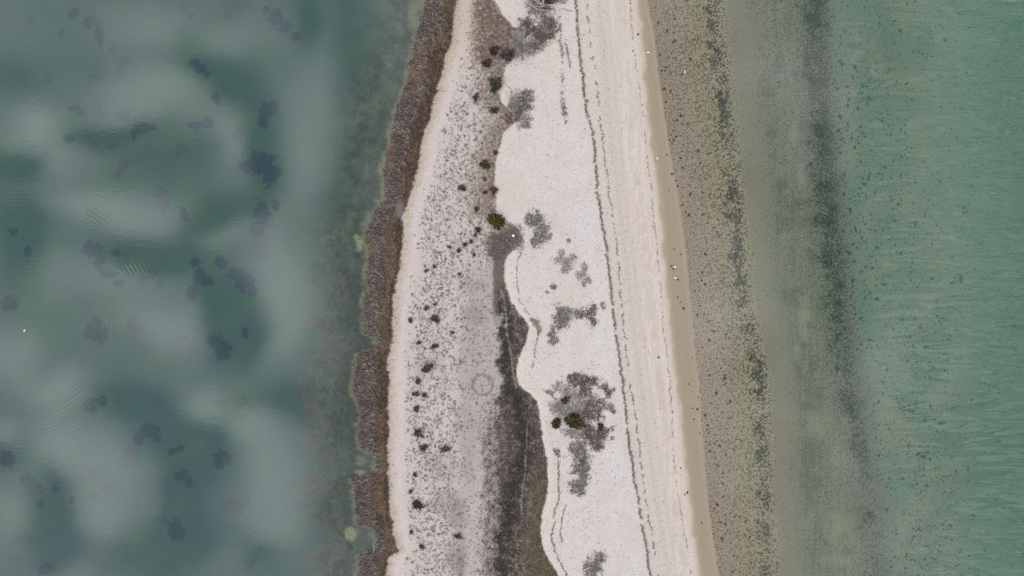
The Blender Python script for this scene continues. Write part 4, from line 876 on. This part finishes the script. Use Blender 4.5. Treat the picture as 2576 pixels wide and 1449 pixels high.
for k in range(170):
    b = rng.uniform(0, 1449); a = D2(np.array([b]))[0] + abs(rng.normal(0, 55)) + rng.choice([1, 12]); place_stone(a, b, rng.uniform(.12, .24), LB2, GS2, k=k)
big_s = [(2120,350,.3),(2427,703,.5),(2413,699,.3),(2420,691,.3),(2450,729,.25),(2043,412,.4),(2116,291,.35),(2080,470,.3)]
# weed clumps in the clear green water: largest 300 singly
WM = [lump_mesh('seaweed_clump', 40 + s, (.012, .02, .016), .3, .5) for s in range(6)]
N = 1500; b = rng.uniform(-5, 1455, N * 3); off = rng.gamma(1.5, 120, N * 3) + 30; a = B5(b) + off
k = (a < 2590) & (fbm(a / 40, b / 40, 231, 3) > .40); a, b = a[k][:N], b[k][:N]
rr = np.clip(.09 + rng.gamma(1.4, .045, len(a)), .09, .30); od = np.argsort(-rr)
GW = 'dark weed clumps on the green sea bed'
for q, i in enumerate(od[:292]):
    place_stone(a[i], b[i], rr[i], 'small dark weed clump on the green sea bed among hundreds alike', GW, WM, 'seaweed_clump', 'seaweed', q, M_weed)
for q, (x_, y_, r_) in enumerate(big_s):
    place_stone(x_, y_, r_, ['dark clump at the upper middle of the green shallows','largest black weed clump far out in the green water','black clump touching the left of the largest far clump','black clump touching the top of the largest far clump','small clump right below the largest far clump','odd square dark clump beside the dark weed band','rusty dark clump right of the dark weed band near the top','dark clump lying just right of the dark band'][q], GW, WM, 'seaweed_clump', 'seaweed', q, M_weed)
me0 = WM[0]; bv = np.array([v.co[:] for v in me0.vertices]); bf = np.array([p.vertices[:] for p in me0.polygons]); parts = []
for i in od[292:]:
    x, y = W(a[i], b[i]); th = rng.uniform(0, 6.28); c_, s_ = math.cos(th), math.sin(th); v = bv * rr[i] * [1, .8, 1]
    parts.append((np.stack([v[:, 0] * c_ - v[:, 1] * s_ + x, v[:, 0] * s_ + v[:, 1] * c_ + y, v[:, 2] + hz(a[i], b[i])], 1), (bf,), np.tile([[.012, .02, .016]], (len(v), 1))))
o = link('tiny_weed_clumps', mesh_of('tiny_weed_clumps', join(parts)), M_weed); tag(o, 'countless tiny weed clumps over the green sea bed', 'seaweed', kind='stuff')

# ------------------------------------------------------------------ ragged weed beds on the lagoon floor
def weed_patch(lobes, faint, label, seed):
    x0, x1 = min(l[0] - l[2] * 1.5 for l in lobes), max(l[0] + l[2] * 1.5 for l in lobes); y0, y1 = min(l[1] - l[3] * 1.5 for l in lobes), max(l[1] + l[3] * 1.5 for l in lobes)
    cs = 2.0; gx, gy = np.arange(x0, x1, cs), np.arange(y0, y1, cs); PXg, PYg = np.meshgrid(gx, gy); p, q = PXg.ravel(), PYg.ravel()
    f = lobe_field(p, q, lobes, seed, .62, 9) + .12
    F = grid_faces(len(gx), len(gy)); keep = (f[F] > 0).sum(1) >= 3; F = F[keep]
    used = np.unique(F); rm = np.full(len(p), -1); rm[used] = np.arange(len(used)); F = rm[F]; p, q, f = p[used], q[used], f[used]
    x, y = W(p, q); zb = height(p, q); z = zb + .015 + .16 * sm(-.05, .4, f) * (.6 + .8 * vn(p / 3, q / 3, seed))
    tgt = lin((76, 89, 93) if faint else (67, 81, 89)); d = np.maximum(-zb, .1)
    si = silt_of(d, np.full(len(p), -1))[:, None]; T = tint_of(d, np.full(len(p), -1))
    c = np.clip((tgt - VG - 1.37 * si * SILT_L) / (K0 * (1 - si) ** 2 * T * T), .01, .5)
    k_ = sm(-.05, .34, f)[:, None]; c = paint(p, q)[0] * (1 - k_) + c * k_
    cx, cy = W(*lobes[0][:2]); loc = (float(cx), float(cy), hz(*lobes[0][:2]))
    o = link('weed_patch', mesh_of('weed_patch', (np.stack([x, y, z], 1), (F,), c), loc, True), M_weed, loc=loc)
    tag(o, label, 'weed patch', 'ragged weed patches on the lagoon floor')
WP = [([(175,30,14,15),(215,48,18,17),(238,75,12,20),(243,98,8,14)],0),([(455,15,14,20),(470,35,10,10)],1),([(590,8,34,22),(565,35,14,12)],1),
([(665,20,10,10),(690,40,22,20),(712,65,19,15),(738,88,15,13)],0),([(482,155,12,12),(498,170,15,13),(515,182,10,8)],0),([(535,243,13,13)],0),([(275,122,13,8),(305,152,14,12),(290,175,10,10)],1),
([(240,190,15,11)],1),([(177,268,15,11),(193,280,13,11)],0),([(240,268,9,14),(248,285,10,9)],1),([(300,285,18,9)],1),([(350,320,24,14),(328,338,7,14),(375,317,10,8)],0),([(485,312,17,13),(510,305,18,13)],0),
([(673,270,24,22),(658,300,15,20)],0),([(655,410,38,30),(612,415,20,16),(672,445,20,24),(690,430,14,20)],0),([(595,330,14,18),(585,345,11,11)],1),([(225,370,13,15),(242,382,14,8),(268,370,11,13)],1),([(300,412,14,17),(288,435,10,10)],1),
([(162,345,15,11)],0),([(450,368,13,9),(440,380,7,9)],1),([(110,190,9,14)],1),([(65,42,8,10)],1),([(145,75,10,12)],1),([(400,490,16,22),(405,520,11,18)],1),([(222,535,15,12),(237,556,9,9)],1),
([(655,540,22,36),(642,580,18,16),(690,515,9,18)],0),([(650,625,26,32)],1),([(455,540,10,20)],0),([(225,628,26,22),(240,660,15,24),(262,690,20,12),(290,712,12,10)],0),([(285,636,13,10)],0),
([(370,690,20,14),(395,712,9,9),(352,705,11,9)],1),([(485,660,14,13),(495,690,13,26),(512,705,15,15),(475,740,14,20)],0),([(550,660,17,15)],0),([(592,690,26,18),(610,715,24,24),(630,735,13,13)],0),
([(235,810,12,14),(240,840,28,24),(215,835,14,20)],0),([(330,820,19,19)],1),([(450,855,16,11),(475,875,13,16)],1),([(530,860,18,14),(555,880,22,26)],0),([(612,840,9,15)],0),([(15,765,22,20)],0),([(22,583,11,11)],0),([(60,630,9,13)],0),
([(220,1026,19,19),(245,1010,15,13)],0),([(35,1045,11,11)],1),([(367,1088,28,19),(340,1108,15,17),(387,1105,11,12)],0),([(320,1150,17,18),(305,1165,14,12),(335,1168,11,12)],1),([(425,1140,11,9),(446,1132,9,10)],0),
([(450,1200,20,13),(468,1218,11,14)],0),([(555,1155,22,18),(545,1172,11,11)],0),([(225,1200,20,14)],1),([(264,1235,20,12)],1),([(225,1252,11,13)],1),([(10,1160,20,22)],0),([(58,1215,20,20),(77,1237,20,18),(88,1270,12,14)],0),
([(130,1235,9,14)],0),([(172,1262,9,11)],0),([(435,1340,22,28)],0),([(402,1312,9,9)],1),([(580,1278,30,18),(612,1265,11,14)],1),([(45,1365,22,20)],1),([(20,1412,20,14)],1),([(105,1437,20,16)],0),([(550,1015,20,9)],1),([(603,1013,13,15)],1),([(622,1425,12,11)],1),([(650,1388,10,8)],1)]
colname = ['along the left side of the lagoon', 'in the left middle of the lagoon', 'in the right middle of the lagoon', 'on the reed side of the lagoon']
ords = ['first','second','third','fourth','fifth','sixth','seventh','eighth','ninth','tenth','eleventh','twelfth','thirteenth','fourteenth','fifteenth','sixteenth','seventeenth','eighteenth','nineteenth','twentieth','twenty first','twenty second','twenty third','twenty fourth']
cols_ = [[], [], [], []]
for i, (lb, ft) in enumerate(WP): cols_[0 if lb[0][0] < 130 else 1 if lb[0][0] < 270 else 2 if lb[0][0] < 500 else 3].append((lb[0][1], i))
lab = {}
for c_, lst in enumerate(cols_):
    for q, (_, i) in enumerate(sorted(lst)):
        lb, ft = WP[i]; area = sum(l[2] * l[3] for l in lb); sz = 'large' if area > 900 else 'mid sized' if area > 350 else 'small'
        lab[i] = f"{sz} {'faint' if ft else 'dark'} weed patch {colname[c_]}, {ords[q]} from top"
for i, (lb, ft) in enumerate(WP): weed_patch(lb, ft, lab[i], 300 + i)

# ------------------------------------------------------------------ gulls
def gull(px, py, ang, label, float_=False):
    x, y = W(px, py); zg = max(hz(px, py), 0) if not float_ else 0.0
    root = empty('gull', (float(x), float(y), zg), label, 'gull', 'white gulls')
    root.rotation_euler = (0, 0, ang); leg = 0.0 if float_ else .13
    prof = [(-.30,.012,.13),(-.22,.05,.125),(-.12,.085,.12),(0,.105,.12),(.10,.095,.13),(.17,.06,.16),(.21,.048,.20),(.25,.05,.225),(.29,.04,.225),(.32,.014,.22)]
    seg = 10; V = []; 
    for a_, r_, z_ in prof:
        for j in range(seg):
            t = 2 * math.pi * j / seg; V.append([a_, math.cos(t) * r_ * 1.1, z_ + math.sin(t) * r_ * .85 - (.07 if float_ else 0) + leg])
    F = [[i * seg + j, i * seg + (j + 1) % seg, (i + 1) * seg + (j + 1) % seg, (i + 1) * seg + j] for i in range(len(prof) - 1) for j in range(seg)]
    V = np.array(V); c = np.tile([[.88, .88, .87]], (len(V), 1)); link('body', new_mesh('body', V, [np.array(F)], c, True), M_feather, root)
    dz = (-.07 if float_ else 0) + leg
    for s in (-1, 1):
        W_ = np.array([[.12,.06*s,.19],[.02,.125*s,.15],[-.14,.10*s,.14],[-.36,.03*s,.15],[-.14,.03*s,.215],[.02,.035*s,.225]]) + [0, 0, dz]
        b_ = W_ - [0, 0, .012]; V = np.vstack([W_, b_]); Fq = [[i, (i + 1) % 6, 6 + (i + 1) % 6, 6 + i] for i in range(6)]
        Ft = [[0, i, i + 1] for i in range(1, 5)] + [[6, 6 + i + 1, 6 + i] for i in range(1, 5)]
        cc = np.tile([[.62, .63, .65]], (12, 1)); cc[[3, 9]] = .03; link('wing', new_mesh('wing', V, [np.array(Fq), np.array(Ft)], cc), M_feather, root)
    link('bill', mesh_of('bill', tube([[.31,0,.22+dz],[.36,0,.215+dz],[.39,0,.20+dz]], .016, .004, (.6,.4,.08), 6)), M_feather, root)
    if not float_:
        for s in (-1, 1): link('leg', mesh_of('leg', tube([[.02,.04*s,.15+.0],[.0,.04*s,.08],[.01,.04*s,.0]], .01, .008, (.5,.35,.2), 5)), M_feather, root)
    return root
gull(62, 832, .8, 'white gull floating on the still lagoon inside a ring ripple', True)
gull(1629, 134, .2, 'white gull standing on the upper beach edge, uppermost one')
gull(1723, 181, -1.5, 'white gull in the pebbly shallows near the top', True)
gull(1652, 399, -1.4, 'white gull on the sand edge, alone above the pair')
gull(1696, 672, .5, 'white gull, upper of the pair on the wet sand')
gull(1697, 699, -.5, 'white gull, lower of the pair on the wet sand')
wm = lump_mesh('white_stone', 91, (.85, .84, .82)); x, y = W(1291.5, 594)
o = link('white_stone', wm, M_feather, loc=(float(x), float(y), hz(1291, 594) + .35)); o.scale = (.17, .21, .2); tag(o, 'bright white lump on the brown mound below the largest olive bush', 'stone')
